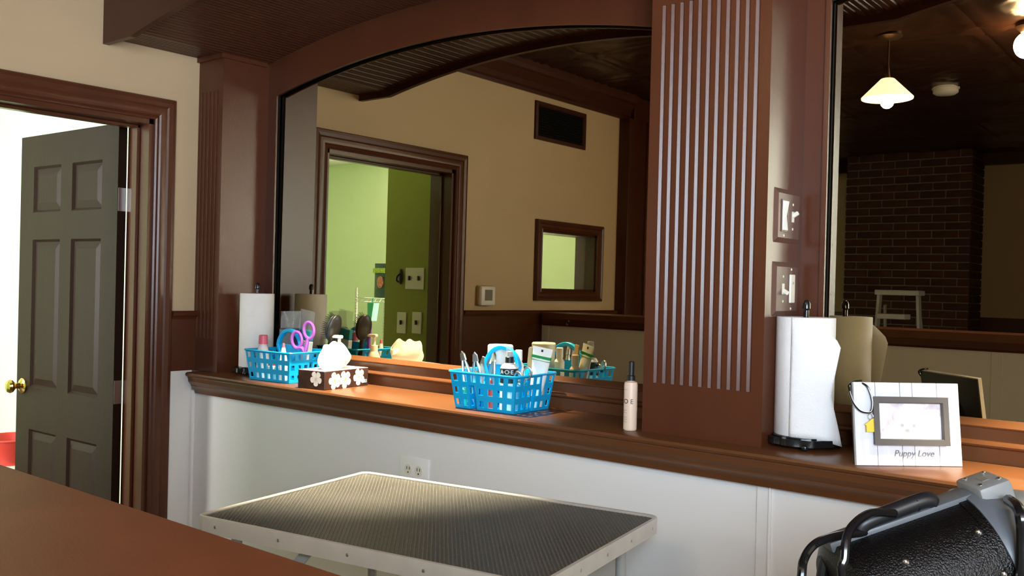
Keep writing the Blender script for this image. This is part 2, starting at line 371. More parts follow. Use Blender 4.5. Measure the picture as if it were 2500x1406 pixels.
# ---- pilasters
def pil_poly(h, yf, flutes, fr=.0062, half=False):
    P = [(-h if not half else 0, 0)]
    P.append((P[0][0], yf))
    for fx in flutes:
        for dx, dy in ((-1, 0), (-.94, .12), (.15, .78), (.55, .78), (.92, .25), (1, 0)): P.append((fx + fr * dx, yf + fr * dy))
    P.append((h, yf)); P.append((h, 0)); return P
def pilaster(name, cx, label, half=False):
    t = thing(name, label, 'pilaster', (cx, 0, ZL)); h = .163; yf = -.225
    fl = [.0254 * (i - 5) for i in range(11)]
    if half: fl = [f for f in fl if f > .02]
    bm = B(); prism(bm, pil_poly(h, yf, fl, half=half), 'z', 1.205 - ZL, 2.165 - ZL); obj('fluted_shaft', bm, 'brown', t, smooth=False)
    x0 = 0 if half else -h
    bm = B(); box(bm, x0, h, yf, 0, 0, 1.205 - ZL); obj('base_block', bm, 'brown', t)
    bm = B(); box(bm, x0, h, yf, 0, 2.165 - ZL, 2.303 - ZL); obj('head_block', bm, 'brown', t)
    bm = B(); prism(bm, [(x0, yf - .012), (h + .010, yf - .012), (h + .010, -.03), (h, -.03), (h, yf), (x0, yf)], 'z', 2.285 - ZL, 2.303 - ZL); obj('cap_strip', bm, 'brown', t)
    return t
pilaster('pilaster', -1.10, 'wide fluted brown pilaster carrying the switch plates')
pilaster('pilaster', XL, 'narrow fluted brown pilaster in the corner beside the cream wall', True)
pilaster('pilaster', 1.12, 'fluted brown pilaster at the far end of the framed picture ledge')

# ---- mirrors with arched surrounds
def mirror_bay(cx, lab, lab2):
    s = thing('mirror_surround', lab2, 'mirror frame', (cx, 0, 0)); HW, SP, RI = .887, 2.17, .10
    n = 56; X = [-.947, -HW] + [-HW + 2 * HW * i / n for i in range(1, n)] + [HW, .947]
    top = lambda x: 2.31 + (.098 * (1 - (x / .93) ** 2) if abs(x) < .93 else 0)
    op = lambda x: SP + RI * (1 - (x / HW) ** 2)
    bm = B()
    def col(x0, x1, b0, b1): quadface(bm, (x0, -.016, b0), (x1, -.016, b1), (x1, -.016, top(x1)), (x0, -.016, top(x0)))
    col(-.947, -HW, 1.165, 1.165); col(HW, .947, 1.165, 1.165)
    for i in range(1, len(X) - 2):
        col(X[i], X[i + 1], op(X[i]), op(X[i + 1]))
    bmesh.ops.remove_doubles(bm, verts=bm.verts[:], dist=1e-5)
    obj('arch_panel', bm, 'brown', s)
    bm = B()
    for i in range(1, len(X) - 2): quadface(bm, (X[i], -.016, op(X[i])), (X[i + 1], -.016, op(X[i + 1])), (X[i + 1], -.002, op(X[i + 1])), (X[i], -.002, op(X[i])))
    for sx in (-1, 1): quadface(bm, (sx * HW, -.016, 1.165), (sx * HW, -.016, SP), (sx * HW, -.002, SP), (sx * HW, -.002, 1.165))
    obj('rebate', bm, 'matteblack', s)
    path = [(-HW, 1.165)] + [(X[i], op(X[i])) for i in range(1, len(X) - 1)] + [(HW, 1.165)]
    bm = B(); sweep(bm, path, [(-.003, -.016), (.010, -.016), (.010, -.023), (-.003, -.023)], lambda u, v, d: (u, d, v)); obj('bead', bm, 'brown', s)
    bm = B(); ii = 20
    mx = [(-.93, 1.13)] + [(X[i] * 1.03, op(X[i]) + .02) for i in range(1, len(X) - 1)] + [(.93, 1.13)]
    prism(bm, [(a, b - 1.45) for a, b in mx], 'y', 0, .005)
    g = obj('arched_mirror', bm, 'mirror', loc=(cx, 0, 1.45), rot=(-math.radians(.2), 0, 0)); tag(g, lab, 'mirror')
mirror_bay(BAYS[0], 'large arched wall mirror reflecting the doorway and thermostat', 'brown arched surround of the mirror behind the blue caddies')
mirror_bay(BAYS[1], 'arched wall mirror reflecting the pendant lamp and brick chimney', 'brown arched surround of the mirror behind the picture frame')

# ---- ledge with nosing and stepped upstand
led = thing('ledge_shelf', 'glossy brown wooden ledge with moulded front under the mirrors', 'ledge', (0, 0, 0))
bm = B(); prism(bm, [(0.0, ZL), (-.293, ZL), (-.300, ZL - .003), (-.302, ZL - .009), (-.299, ZL - .015), (-.292, ZL - .018), (-.292, ZL - .022), (-.20, ZL - .022), (0, ZL - .022)], 'x', XL + .07, XR); box(bm, XL + .012, XL + .07, -.236, 0, ZL - .022, ZL); obj('shelf_board', bm, 'ledge', led, smooth=True, angle=.5)
bm = B(); prism(bm, [(WY, ZL - .022), (-.290, ZL - .022), (-.288, ZL - .036), (-.280, ZL - .046), (-.277, ZL - .050), (-.277, ZL - .054), (-.270, ZL - .060), (-.262, ZL - .070), (-.258, ZL - .084), (WY, ZL - .084)], 'x', XL + .07, XR); obj('front_moulding', bm, 'ledge', led, smooth=True, angle=.4)
for c in BAYS:
    bm = B()
    prism(bm, [(0.028, ZL), (-.030, ZL), (-.030, ZL + .032), (-.034, ZL + .034), (-.043, ZL + .037), (-.045, ZL + .041), (-.043, ZL + .045), (-.030, ZL + .049), (-.030, ZL + .076), (-.036, ZL + .078), (-.037, ZL + .081), (-.033, ZL + .084), (-.004, ZL + .093), (-.002, ZL + .094), (.028, ZL + .094)], 'x', c - .947, c + .947)
    obj('stepped_upstand', bm, 'ledge', led, smooth=True, angle=.5)

# ================================================================== DOORWAY
casing_prof = [(0, 0), (0, .012), (.006, .016), (.016, .013), (.022, .017), (.034, .019), (.046, .017), (.052, .022), (.066, .026), (.078, .024), (.083, .018), (.083, 0)]
bm = B(); sweep(bm, [(D0, 0), (D0, DZ), (D1, DZ), (D1, 0)], casing_prof, lambda u, v, d: (XL + d, u, v)); struct(obj('trim_7', bm, 'brown', smooth=True, angle=.35), 'moulded brown casing round the doorway')
bm = B()
for y0, y1 in ((D0 - .001, D0 + .018), (D1 - .018, D1 + .001)): box(bm, XL - TW - .01, XL + .001, y0, y1, 0, DZ)
box(bm, XL - TW - .01, XL + .001, D0, D1, DZ - .018, DZ + .001)
for y0, y1 in ((D0 + .018, D0 + .030), (D1 - .030, D1 - .018)): box(bm, XL - .10, XL - .062, y0, y1, 0, DZ - .018, .002)
box(bm, XL - .10, XL - .062, D0 + .018, D1 - .018, DZ - .030, DZ - .018, .002)
struct(obj('trim_8', bm, 'brown'), 'brown door jamb with stop')
door = struct(empty('door_1', (-3.4735, -.4695, 0), math.radians(1.8)), 'dark brown six panel door standing open')
LW, LT, LH = .78, .035, 2.028
PZ = ((.235, .775), (.955, 1.585), (1.700, 1.895)); PX = ((.115, .345), (.435, .665))
bm = B()
for x0, x1 in ((0, .115), (.345, .435), (.665, LW)): box(bm, -x1, -x0, 0, LT, .008, LH)
zz = [.008] + [z for p in PZ for z in p] + [LH]
for i in range(0, len(zz), 2):
    for x0, x1 in PX: box(bm, -x1, -x0, 0, LT, zz[i], zz[i + 1])
obj('leaf', bm, 'door', door)
for (z0, z1) in PZ:
    for (x0, x1) in PX:
        bm = B()
        for sy, y in ((-1, .010), (1, LT - .010)):
            yo = y; yi = y + sy * .007
            a = [(-x0, yo, z0), (-x1, yo, z0), (-x1, yo, z1), (-x0, yo, z1)]
            g = .012; b_ = [(-x0 - g, yo, z0 + g), (-x1 + g, yo, z0 + g), (-x1 + g, yo, z1 - g), (-x0 - g, yo, z1 - g)]
            g = .040; c_ = [(-x0 - g, yi, z0 + g), (-x1 + g, yi, z0 + g), (-x1 + g, yi, z1 - g), (-x0 - g, yi, z1 - g)]
            va, vb, vc = [[bm.verts.new(p) for p in q] for q in (a, b_, c_)]
            for q, r in ((va, vb), (vb, vc)):
                for i in range(4): bm.faces.new((q[i], q[(i + 1) % 4], r[(i + 1) % 4], r[i]))
            bm.faces.new(vc)
            # sticking slope round the recess
            e0 = [(-x0, y + sy * .010, z0), (-x1, y + sy * .010, z0), (-x1, y + sy * .010, z1), (-x0, y + sy * .010, z1)]
            g = .010; e1 = [(-x0 - g, yo + sy * .0005, z0 + g), (-x1 + g, yo + sy * .0005, z0 + g), (-x1 + g, yo + sy * .0005, z1 - g), (-x0 - g, yo + sy * .0005, z1 - g)]
            v0 = [bm.verts.new(p) for p in e0]; v1 = [bm.verts.new(p) for p in e1]
            for i in range(4): bm.faces.new((v0[i], v0[(i + 1) % 4], v1[(i + 1) % 4], v1[i]))
        obj('panel', bm, 'door', door)
bm = B(); mx = Matrix.Translation((-.725, 0, .955)) @ Matrix.Rotation(PI / 2, 4, 'X')
lathe(bm, [(.033, 0), (.033, .004), (.026, .010), (.013, .014), (.011, .030), (.016, .036), (.027, .046), (.029, .054), (.024, .064), (.010, .068), (0, .068)], 20, mx=mx); kn = obj('door_knob', bm, 'brass', door, smooth=True); kn['label'] = 'polished brass knob'
for z in (.99, 1.735):
    h = obj('hinge', (lambda b: (box(b, .0, .0025, .002, .034, z - .045, z + .045, .0005), cyl(b, (.008, .043, z - .045), (.008, .043, z + .045), .0065, 12), box(b, .010, .055, .046, .0485, z - .045, z + .045), b)[3])(B()), 'steel', door, smooth=True); h['label'] = 'steel butt hinge'

# ================================================================== GREEN ROOM BEHIND THE DOORWAY
bm = B(); box(bm, -7.6, -5.7, -3.38, -3.30, 0, 2.5); box(bm, -4.4, XL - TW, -3.38, -3.30, 0, 2.5); box(bm, -5.7, -4.4, -3.38, -3.30, 0, .75); box(bm, -5.7, -4.4, -3.38, -3.30, 2.35, 2.5); box(bm, -7.6, XL - TW, .25, .33, 0, 2.5); box(bm, -7.6, -7.4, -3.38, .33, 0, 2.5)
struct(obj('wall_green', bm, 'green'), 'pale green walls of the next room')
bm = B(); box(bm, -7.6, XL - TW, -3.38, .33, 2.5, 2.58); struct(obj('ceiling_green_room', bm, 'offwhite'))
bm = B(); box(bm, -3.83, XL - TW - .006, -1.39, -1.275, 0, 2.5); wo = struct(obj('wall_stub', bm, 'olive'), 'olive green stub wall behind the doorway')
def wallplate(x, z, n, label):
    t = thing('wall_plate', label, 'wall plate', (x, -1.275, z)); wd = .035 * n
    bm = B(); box(bm, -wd, wd, 0, .006, -.058, .058, .003, 2); obj('cover', bm, 'ivory', t)
    for i in range(n):
        cx = -wd + .07 * i + .035
        bm = B(); box(bm, cx - .005, cx + .005, .006, .018, -.010, .014, .002); obj('toggle', bm, 'black', t)
wallplate(-3.597, 1.469, 2, 'double switch plate on the olive wall seen in the mirror')
wallplate(-3.688, 1.228, 1, 'lower switch plate nearer the light green wall in the mirror')
wallplate(-3.572, 1.233, 1, 'lower switch plate nearer the dark door jamb in the mirror')
hk = thing('wall_hook', 'small black oval hook on the olive wall seen in the mirror', 'hook', (-3.704, -1.275, 1.479))
bm = B(); ellipsoid(bm, (0, .006, 0), .016, .008, .042); obj('back_plate', bm, 'black', hk, smooth=True)
bm = B(); tube(bm, spline([(0, .01, .015), (0, .03, 0), (0, .034, -.02), (0, .02, -.03)], 5), .005); obj('prong', bm, 'black', hk, smooth=True)
# wire shelf with bag
sh = thing('wire_shelf', 'chrome wire shelving unit in the green room seen in the mirror', 'shelf', (-5.50, -3.08, 0))
for x_ in (-.42, .42):
    for y_ in (-.16, .16):
        bm = B(); cyl(bm, (x_, y_, 0), (x_, y_, 1.40), .0125, 10)
        for z in range(6, 55): lathe(bm, [(.0125, 0), (.0145, .004), (.0125, .008)], 10, c=(x_, y_, z * .025), cap=False)
        obj('post', bm, 'steel', sh, smooth=True)
for z in (.25, .78, 1.315):
    bm = B()
    for y_ in (-.16, .16): tube(bm, [(-.42, y_, z), (.42, y_, z)], .004); tube(bm, [(-.42, y_, z - .03), (.42, y_, z - .03)], .003)
    for x_ in (-.42, .42): tube(bm, [(x_, -.16, z), (x_, .16, z)], .004); tube(bm, [(x_, -.16, z - .03), (x_, .16, z - .03)], .003)
    for k in range(28):
        tube(bm, [(-.42 + .03 * k, .16, z - .03 * (k % 2)), (-.39 + .03 * k, .16, z - .03 * ((k + 1) % 2))], .002, 5)
        tube(bm, [(-.40 + .03 * k, -.16, z), (-.40 + .03 * k, .16, z)], .002, 5)
    obj('wire_tier', bm, 'steel', sh)
bg = thing('treat_bag', 'dark green printed bag standing on the wire shelf seen in the mirror', 'bag', (-5.765, -3.05, 1.321), .1)
def pouch(wd, ht, dp, nu=8, nv=10):
    bm = B(); F = []; R = []
    for j in range(nv + 1):
        v = j / nv; a = []; b_ = []
        for i in range(nu + 1):
            u = i / nu; d = dp * math.sin(PI * u) ** .6 * (1 - v ** 2) ** .7 * .5 if 0 < u < 1 and v < 1 else 0
            a.append(bm.verts.new((wd * (u - .5), -d - .0005, ht * v))); b_.append(bm.verts.new((wd * (u - .5), d + .0005, ht * v)))
        F.append(a); R.append(b_)
    for j in range(nv):
        for i in range(nu): bm.faces.new((F[j][i], F[j][i + 1], F[j + 1][i + 1], F[j + 1][i])); bm.faces.new((R[j][i], R[j + 1][i], R[j + 1][i + 1], R[j][i + 1]))
    bmesh.ops.remove_doubles(bm, verts=bm.verts[:], dist=.0012)
    return bm
obj('pouch', pouch(.19, .285, .06), mat('dark_green_film', (.02, .06, .05), .3, var=.4, vscale=20), bg, smooth=True)
bm = B(); box(bm, -.08, .08, .028, .032, .205, .245, .002); o = obj('lime_band', bm, mat('lime_print', (.35, .5, .05), .5, var=.6, vscale=90), bg)
bm = B(); ellipsoid(bm, (.02, .030, .13), .045, .004, .05); o = obj('red_print', bm, mat('orange_red_print', (.45, .16, .10), .5, var=.5, vscale=60), bg)
sp = thing('scoop', 'green plastic scoop hanging under the wire shelf seen in the mirror', 'scoop', (-5.70, -2.90, 1.14))
bm = B(); prism(bm, [(-.025, 0), (.02, -.005), (.045, .14), (-.03, .14)], 'y', -.03, .03); obj('scoop_body', bm, 'greenp', sp)
bm = B(); tube(bm, spline([(0, 0, .14), (0, 0, .16), (.01, 0, .18)], 4), .006); obj('hook_handle', bm, 'greenp', sp)
# red tub glimpsed at the left edge
rt = thing('red_tub', 'red plastic tub just showing past the open door at left edge', 'tub', (-5.07, -.16, .0))
bm = B(); lathe(bm, [(.12, .46), (.15, .585), (.155, .585), (.155, .592), (.145, .592), (.115, .468)], 28, cap=False); obj('tub_shell', bm, 'redp', rt, smooth=True)
bm = B(); box(bm, -.14, .14, -.14, .14, .41, .46, .01); 
for a in (-1, 1):
    for b_ in (-1, 1): cyl(bm, (a * .11, b_ * .11, 0), (a * .11, b_ * .11, .41), .015, 10)
obj('stool_base', bm, 'whiteplastic', rt)

# ================================================================== LEFT WALL FITTINGS
th = thing('thermostat', 'white wall thermostat with grey display beside the doorway casing', 'thermostat', (XL, -1.52, 1.335))
bm = B(); box(bm, 0, .018, -.062, .062, .004, .108, .006, 2); obj('back_plate', bm, 'tan', th, smooth=True)
bm = B(); box(bm, .012, .036, -.060, .060, .0, .105, .010, 3); obj('housing', bm, 'whiteplastic', th, smooth=True)
bm = B(); box(bm, .036, .0375, -.030, .030, .028, .086); obj('display', bm, 'lcd', th)
vt = thing('vent_grille', 'dark brown wall vent grille high under the crown moulding', 'vent', (XL, -2.17, 2.275))
bm = B(); sweep(bm, [(-.25, .015), (.25, .015), (.25, .235), (-.25, .235)], [(-.0, 0), (-.0, .012), (.02, .014), (.028, .004), (.028, 0)], lambda u, v, d: (d, u, v), True); obj('vent_frame', bm, 'soffit', vt)
for k in range(14):
    bm = B(); box(bm, -.006, .006, -.25, .25, -.001, .001, mx=Matrix.Translation((.004, 0, .027 + .015 * k)) @ Matrix.Rotation(.7, 4, 'Y')); obj('slat', bm, 'matteblack', vt)
bm = B(); box(bm, .0005, .001, -.25, .25, .015, .235); obj('dark_backing', bm, 'matteblack', vt)
wi = struct(empty('window_1', (XL, 0, 0)), 'small brown framed window opening in the cream wall')
bm = B(); sweep(bm, [(W0, WZ0), (W0, WZ1), (W1, WZ1), (W1, WZ0)], [(a * .72, d) for a, d in casing_prof], lambda u, v, d: (d, u, v), True); obj('window_casing', bm, 'brown', wi, smooth=True, angle=.35)
bm = B(); box(bm, -TW - .006, 0, W0, W0 + .012, WZ0, WZ1); box(bm, -TW - .006, 0, W1 - .012, W1, WZ0, WZ1); box(bm, -TW - .006, 0, W0, W1, WZ0, WZ0 + .012); box(bm, -TW - .006, 0, W0, W1, WZ1 - .012, WZ1); obj('window_jamb', bm, 'soffit', wi)
bm = B(); box(bm, -.07, -.066, W0 + .012, W1 - .012, WZ0 + .012, WZ1 - .012); obj('pane', bm, 'glass', wi)

# ================================================================== HALF WALL (foreground counter)
hw = thing('half_wall', 'white half wall with wide brown cap in the foreground', 'half wall', (0, 0, 0))
bm = B(); box(bm, XL + .03, 1.9, -2.31, -2.0, 1.262, 1.300, .004, 2); obj('cap_board', bm, 'cap', hw)
bm = B(); prism(bm, [(-2.03, 1.225), (-2.012, 1.225), (-2.006, 1.235), (-2.004, 1.262), (-2.03, 1.262)], 'x', XL + .03, 1.9); obj('cap_fascia', bm, 'brown', hw)
bm = B(); box(bm, XL + .012, 1.88, -2.27, -2.03, 0, 1.262); obj('panelling', bm, 'white', hw)
for x_ in (-3.30, -2.1, -.93, .3, 1.5):
    bm = B(); box(bm, x_, x_ + .045, -2.03, -2.024, 0, 1.225, .0015); obj('batten', bm, 'white', hw)
k_ = thing('cup_hook', 'small brass hook on the edge of the half wall seen in the mirror', 'hook', (-3.098, -2.004, 1.254))
bm = B(); tube(bm, spline([(0, 0, 0), (0, .012, 0), (0, .022, -.006), (0, .022, -.016), (0, .012, -.02), (0, .006, -.014)], 5), .0022); obj('hook_wire', bm, 'brass', k_, smooth=True)
bm = B(); lathe(bm, [(.006, 0), (.006, .002), (.003, .003)], 12, mx=Matrix.Rotation(-PI / 2, 4, 'X')); obj('rosette', bm, 'brass', k_)

# ================================================================== FAR ROOM: chimney, ladder, lamps, detector
ch = struct(empty('wall_chimney', (-2.5, -6.1, 0)), 'dark red brick chimney breast with grey mortar')
bm = B(); box(bm, -.517, .509, -.39, -.008, 0, ZC); obj('mortar_core', bm, 'mortar', ch)
bl, bh, cs = .200, .057, .0675
def brk(l): 
    b_ = B(); box(b_, 0, l, -.09, 0, 0, bh, .004); return b_
full = None; halfb = None; row = 0; z = .95
while z + bh < ZC:
    off = (row % 2) * .105; x_ = -.524
    seg = []
    if row % 2: seg.append((x_, .0975)); x_ += .1075
    while x_ + .20 <= .526: seg.append((x_, .20)); x_ += .21
    if .524 - x_ > .05: seg.append((x_, .0975))
    for sx, l in seg:
        m_ = random.choice(('brick', 'brick', 'brick2'))
        jit = random.uniform(-.002, .002)
        if l > .15:
            if full is None: full = obj('brick', brk(.2), 'brick', ch, loc=(sx, jit, z))
            else: share(full, 'brick', ch, (sx, jit, z), m=m_)
        else:
            if halfb is None: halfb = obj('brick', brk(.0975), 'brick', ch, loc=(sx, jit, z))
            else: share(halfb, 'brick', ch, (sx, jit, z), m=m_)
    if full is not None:      # return bricks on the side toward the room
        for q in (-.10, -.31): share(full, 'brick', ch, (.517, q - (.1075 if row % 2 else 0), z), (0, 0, -PI / 2), 'brick2')
        if row % 2 and halfb is not None: share(halfb, 'brick', ch, (.517, -.10, z), (0, 0, -PI / 2), 'brick')
    row += 1; z += cs
ld = thing('step_ladder', 'pale folding step ladder standing before the chimney in the mirror', 'ladder', (-2.0, -4.3, 0))
for s in (-1, 1):
    bm = B(); prism(bm, [(s * .135, 1.47), (s * .118, 1.47), (s * .20, 0), (s * .217, 0)], 'y', -.03, .03); o = obj('rail', bm, 'greylight', ld)
    bm = B(); prism(bm, [(s * .118, 1.44), (s * .105, 1.44), (s * .18, 0), (s * .195, 0)], 'y', -.03, .0); o = obj('rear_rail', bm, 'greylight', ld, rot=(-.27, 0, 0), loc=(0, -.44, .0))
bm = B(); box(bm, -.145, .145, -.09, .06, 1.46, 1.495, .006, 2); obj('top_cap', bm, 'greylight', ld)
for z in (.30, .60, .90, 1.20):
    hwid = .127 + (1.47 - z) * .056; bm = B(); box(bm, -hwid, hwid, -.05, .04, z - .012, z + .012, .003); obj('step', bm, 'greylight', ld)
bm = B(); box(bm, -.09, .09, .03, .17, 1.30, 1.335, .004); obj('paint_tray', bm, 'greylight', ld)

def point(name, loc, e, r, par):
    l = bpy.data.lights.new(name, 'POINT'); l.energy = e; l.color = (1, .72, .40); l.shadow_soft_size = r
    o = bpy.data.objects.new(name, l); COL.objects.link(o); o.location = loc; o.parent = par
def pendant(x_, y_, label, e=14):
    t = thing('pendant_lamp', label, 'lamp', (x_, y_, ZC))
    bm = B(); lathe(bm, [(0, -.002), (.06, -.004), (.062, -.012), (.045, -.022), (.012, -.030), (0, -.03)], 24); obj('canopy', bm, 'bronze', t, smooth=True)
    bm = B(); cyl(bm, (0, 0, -.03), (0, 0, -.150), .004, 10); lathe(bm, [(.005, -.15), (.012, -.20), (.014, -.215), (.02, -.22)], 14, cap=False); obj('stem', bm, 'bronze', t, smooth=True)
    bm = B(); lathe(bm, [(.028, -.212), (.032, -.214), (.118, -.302), (.117, -.309), (.112, -.304), (.030, -.219)], 40, cap=False); obj('glass_shade', bm, 'lampglass', t, smooth=True)
    bm = B(); ellipsoid(bm, (0, 0, -.275), .030, .030, .036); obj('bulb', bm, 'bulb', t, smooth=True)
    point('lamp_light', (0, 0, -.325), e, .03, t)
pendant(-1.476, -2.30, 'pendant lamp with lit white cone shade reflected in the right mirror')
gl = thing('globe_light', 'round lit globe ceiling light at right edge of the mirror', 'lamp', (-.905, -2.42, ZC))
bm = B(); lathe(bm, [(0, -.002), (.05, -.003), (.05, -.02), (.028, -.045), (0, -.045)], 24); obj('holder', bm, 'bronze', gl, smooth=True)
bm = B(); ellipsoid(bm, (0, 0, -.105), .055, .055, .06, u=24, v=16); obj('globe', bm, 'globe', gl, smooth=True)
pendant(1.2, -2.30, 'pendant lamp with lit white cone shade at the far end of the half wall', 14)
for k, c in enumerate(BAYS):
    t = thing('added_vault_lamp', ('added unseen lamp in the vault above the caddies', 'added unseen lamp in the vault above the picture frame')[k], 'lamp', (c, -.30, 2.400))  # unseen lamp, added to brighten the ledge from above
    bm = B(); lathe(bm, [(.052, .004), (.052, -.003), (.040, -.003), (.036, .012)], 28, cap=False); obj('trim_ring', bm, 'bronze', t, smooth=True)
    bm = B(); lathe(bm, [(.036, .004), (0, .004)], 24, cap=False); obj('lens', bm, 'bulb', t)
    l = bpy.data.lights.new('added_vault_spot', 'SPOT'); l.energy = 620; l.color = (1, .88, .60); l.spot_size = math.radians(60); l.spot_blend = .6; l.shadow_soft_size = .035
    o = bpy.data.objects.new('added_vault_spot', l); COL.objects.link(o); o.location = (0, 0, -.006); o.parent = t
sd = thing('smoke_detector', 'white round smoke detector on the dark ceiling in the mirror', 'detector', (-1.56, -3.62, ZC))
bm = B(); lathe(bm, [(0, 0), (.075, 0), (.077, -.012), (.072, -.016)], 30, cap=False); obj('base_ring', bm, 'whiteplastic', sd, smooth=True)
bm = B(); lathe(bm, [(.070, -.014), (.070, -.034), (.055, -.044), (0, -.046)], 30, cap=False); obj('cover', bm, 'whiteplastic', sd, smooth=True)

# ================================================================== WALL PLATES ON THE PILASTER AND THE LOWER WALL
def plate2(name, label, z0, z1):
    t = thing(name, label, 'switch', (-.937, -.115, z0)); h = z1 - z0
    bm = B(); A = [(0, -.074, 0), (0, .074, 0), (0, .074, h), (0, -.074, h)]; g = .012
    C = [(.007, -.074 + g, g), (.007, .074 - g, g), (.007, .074 - g, h - g), (.007, -.074 + g, h - g)]
    va = [bm.verts.new(p) for p in A]; vc = [bm.verts.new(p) for p in C]
    for i in range(4): bm.faces.new((va[i], va[(i + 1) % 4], vc[(i + 1) % 4], vc[i]))
    bm.faces.new(vc); bm.faces.new(va[::-1]); obj('cover_plate', bm, 'plate', t); return t, h
def screws(t, spots):
    for y_, z_ in spots:
        bm = B(); lathe(bm, [(.0032, 0), (.003, .001), (0, .0014)], 10, c=(0, 0, 0), mx=Matrix.Translation((.007, y_, z_)) @ Matrix.Rotation(PI / 2, 4, 'Y')); obj('screw', bm, 'ivory', t)
t, h = plate2('light_switch', 'upper brown switch plate with white rocker and small toggle', 1.563, 1.694)
bm = B(); prism(bm, [(.007, h / 2 - .036), (.011, h / 2 - .035), (.0075, h / 2), (.013, h / 2 + .035), (.007, h / 2 + .036)], 'y', -.043, -.013); obj('rocker', bm, 'whiteplastic', t)
bm = B(); sweep(bm, [(-.046, h / 2 - .039), (-.010, h / 2 - .039), (-.010, h / 2 + .039), (-.046, h / 2 + .039)], [(0, .007), (0, .0095), (.003, .0095), (.003, .007)], lambda u, v, d: (d, u, v), True); obj('rocker_bezel', bm, 'plate', t)
bm = B(); box(bm, .0068, .0085, .018, .030, h / 2 - .013, h / 2 + .013); obj('toggle_slot', bm, 'ivory', t)
bm = B(); box(bm, 0, .016, -.004, .004, -.005, .005, .0015, mx=Matrix.Translation((.007, .024, h / 2 + .002)) @ Matrix.Rotation(-.55, 4, 'Y')); obj('toggle', bm, 'ivory', t)
screws(t, [(.024, h / 2 + .03), (.024, h / 2 - .03), (-.028, h / 2 - .048)])
t, h = plate2('light_switch', 'lower brown switch plate with toggle and white slide dimmer', 1.386, 1.517)
bm = B(); box(bm, .0068, .0085, -.030, -.018, h / 2 - .013, h / 2 + .013); obj('toggle_slot', bm, 'ivory', t)
bm = B(); box(bm, 0, .016, -.004, .004, -.005, .005, .0015, mx=Matrix.Translation((.007, -.024, h / 2 - .003)) @ Matrix.Rotation(.55, 4, 'Y')); obj('toggle', bm, 'ivory', t)
bm = B(); box(bm, .007, .0125, .010, .037, h / 2 - .034, h / 2 + .036, .002, 2); obj('dimmer_slider', bm, 'ivory', t)
bm = B(); box(bm, .0125, .014, .019, .026, h / 2 + .012, h / 2 + .018, .0005); obj('slider_tab', bm, 'greylight', t)
screws(t, [(-.024, h / 2 + .03), (-.024, h / 2 - .03), (.024, h / 2 + .048), (.024, h / 2 - .048)])
t = thing('wall_outlet', 'white double electrical outlet on the wall behind the table', 'outlet', (-2.066, WY, .842))
bm = B(); box(bm, -.064, .064, -.007, 0, -.060, .062, .004, 2); obj('cover_plate', bm, 'whiteplastic', t, smooth=True)
for sx in (-.0225, .0225):
    r = B(); lathe(r, [(.0165, 0), (.0165, .002), (0, .002)], 24, mx=Matrix.Translation((sx, -.007, .020)) @ Matrix.Rotation(PI / 2, 4, 'X')); rc = obj('receptacle', r, 'ivory', t)
    for dx in (-.0055, .0055):
        bm = B(); box(bm, sx + dx - .0012, sx + dx + .0012, -.0095, -.0090, .020, .0295); obj('slot', bm, 'darkink', rc)
    bm = B(); lathe(bm, [(.0026, 0), (.0026, .0006), (0, .0006)], 10, mx=Matrix.Translation((sx, -.009, .012)) @ Matrix.Rotation(PI / 2, 4, 'X')); obj('slot', bm, 'darkink', rc)

# ================================================================== GROOMING TABLE
gt = thing('grooming_table', 'grooming table with black ribbed rubber top and metal rim', 'table', (-1.520, -.725, 0), math.radians(9.5)); TX, TY, TZ = .445, .3075, .90
def rrect(hx, hy, r, n=6):
    P = []
    for cx, cy, a0 in ((hx - r, hy - r, 0), (-hx + r, hy - r, PI / 2), (-hx + r, -hy + r, PI), (hx - r, -hy + r, 1.5 * PI)):
        for k in range(n + 1): a = a0 + PI / 2 * k / n; P.append((cx + r * math.cos(a), cy + r * math.sin(a)))
    return P
bm = B(); prism(bm, rrect(TX - .004, TY - .004, .022), 'z', TZ - .026, TZ - .003); obj('board', bm, 'black', gt)
# ribbed mat: corrugated sheet trimmed to the rounded outline
bm = B(); prism(bm, rrect(TX - .008, TY - .008, .020), 'z', TZ - .003, TZ - .0018); obj('rubber_mat', bm, 'rubber', gt)
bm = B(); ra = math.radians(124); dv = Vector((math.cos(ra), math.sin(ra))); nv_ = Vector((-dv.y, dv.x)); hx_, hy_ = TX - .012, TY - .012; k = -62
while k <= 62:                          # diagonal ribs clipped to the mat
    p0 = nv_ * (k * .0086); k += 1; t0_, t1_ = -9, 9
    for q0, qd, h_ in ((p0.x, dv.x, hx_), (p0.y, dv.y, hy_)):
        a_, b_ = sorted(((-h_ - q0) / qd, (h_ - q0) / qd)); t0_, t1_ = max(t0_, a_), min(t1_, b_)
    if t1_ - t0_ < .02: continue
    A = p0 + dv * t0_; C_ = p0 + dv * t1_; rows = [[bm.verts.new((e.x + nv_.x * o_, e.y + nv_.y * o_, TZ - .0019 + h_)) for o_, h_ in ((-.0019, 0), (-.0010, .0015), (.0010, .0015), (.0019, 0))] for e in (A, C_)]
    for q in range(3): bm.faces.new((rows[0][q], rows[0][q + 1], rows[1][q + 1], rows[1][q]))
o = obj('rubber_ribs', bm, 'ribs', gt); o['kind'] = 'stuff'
rr = rrect(TX, TY, .026); bm = B(); sweep(bm, rr, [(0, TZ - .034), (-.001, TZ - .001), (-.0005, TZ + .003), (.003, TZ + .0045), (.007, TZ + .0035), (.009, TZ + .001), (.009, TZ - .003), (.004, TZ - .006), (.004, TZ - .034)], lambda u, v, d: (u, v, d), True); obj('metal_rim', bm, 'alu', gt, smooth=True, angle=.4)
rv = None
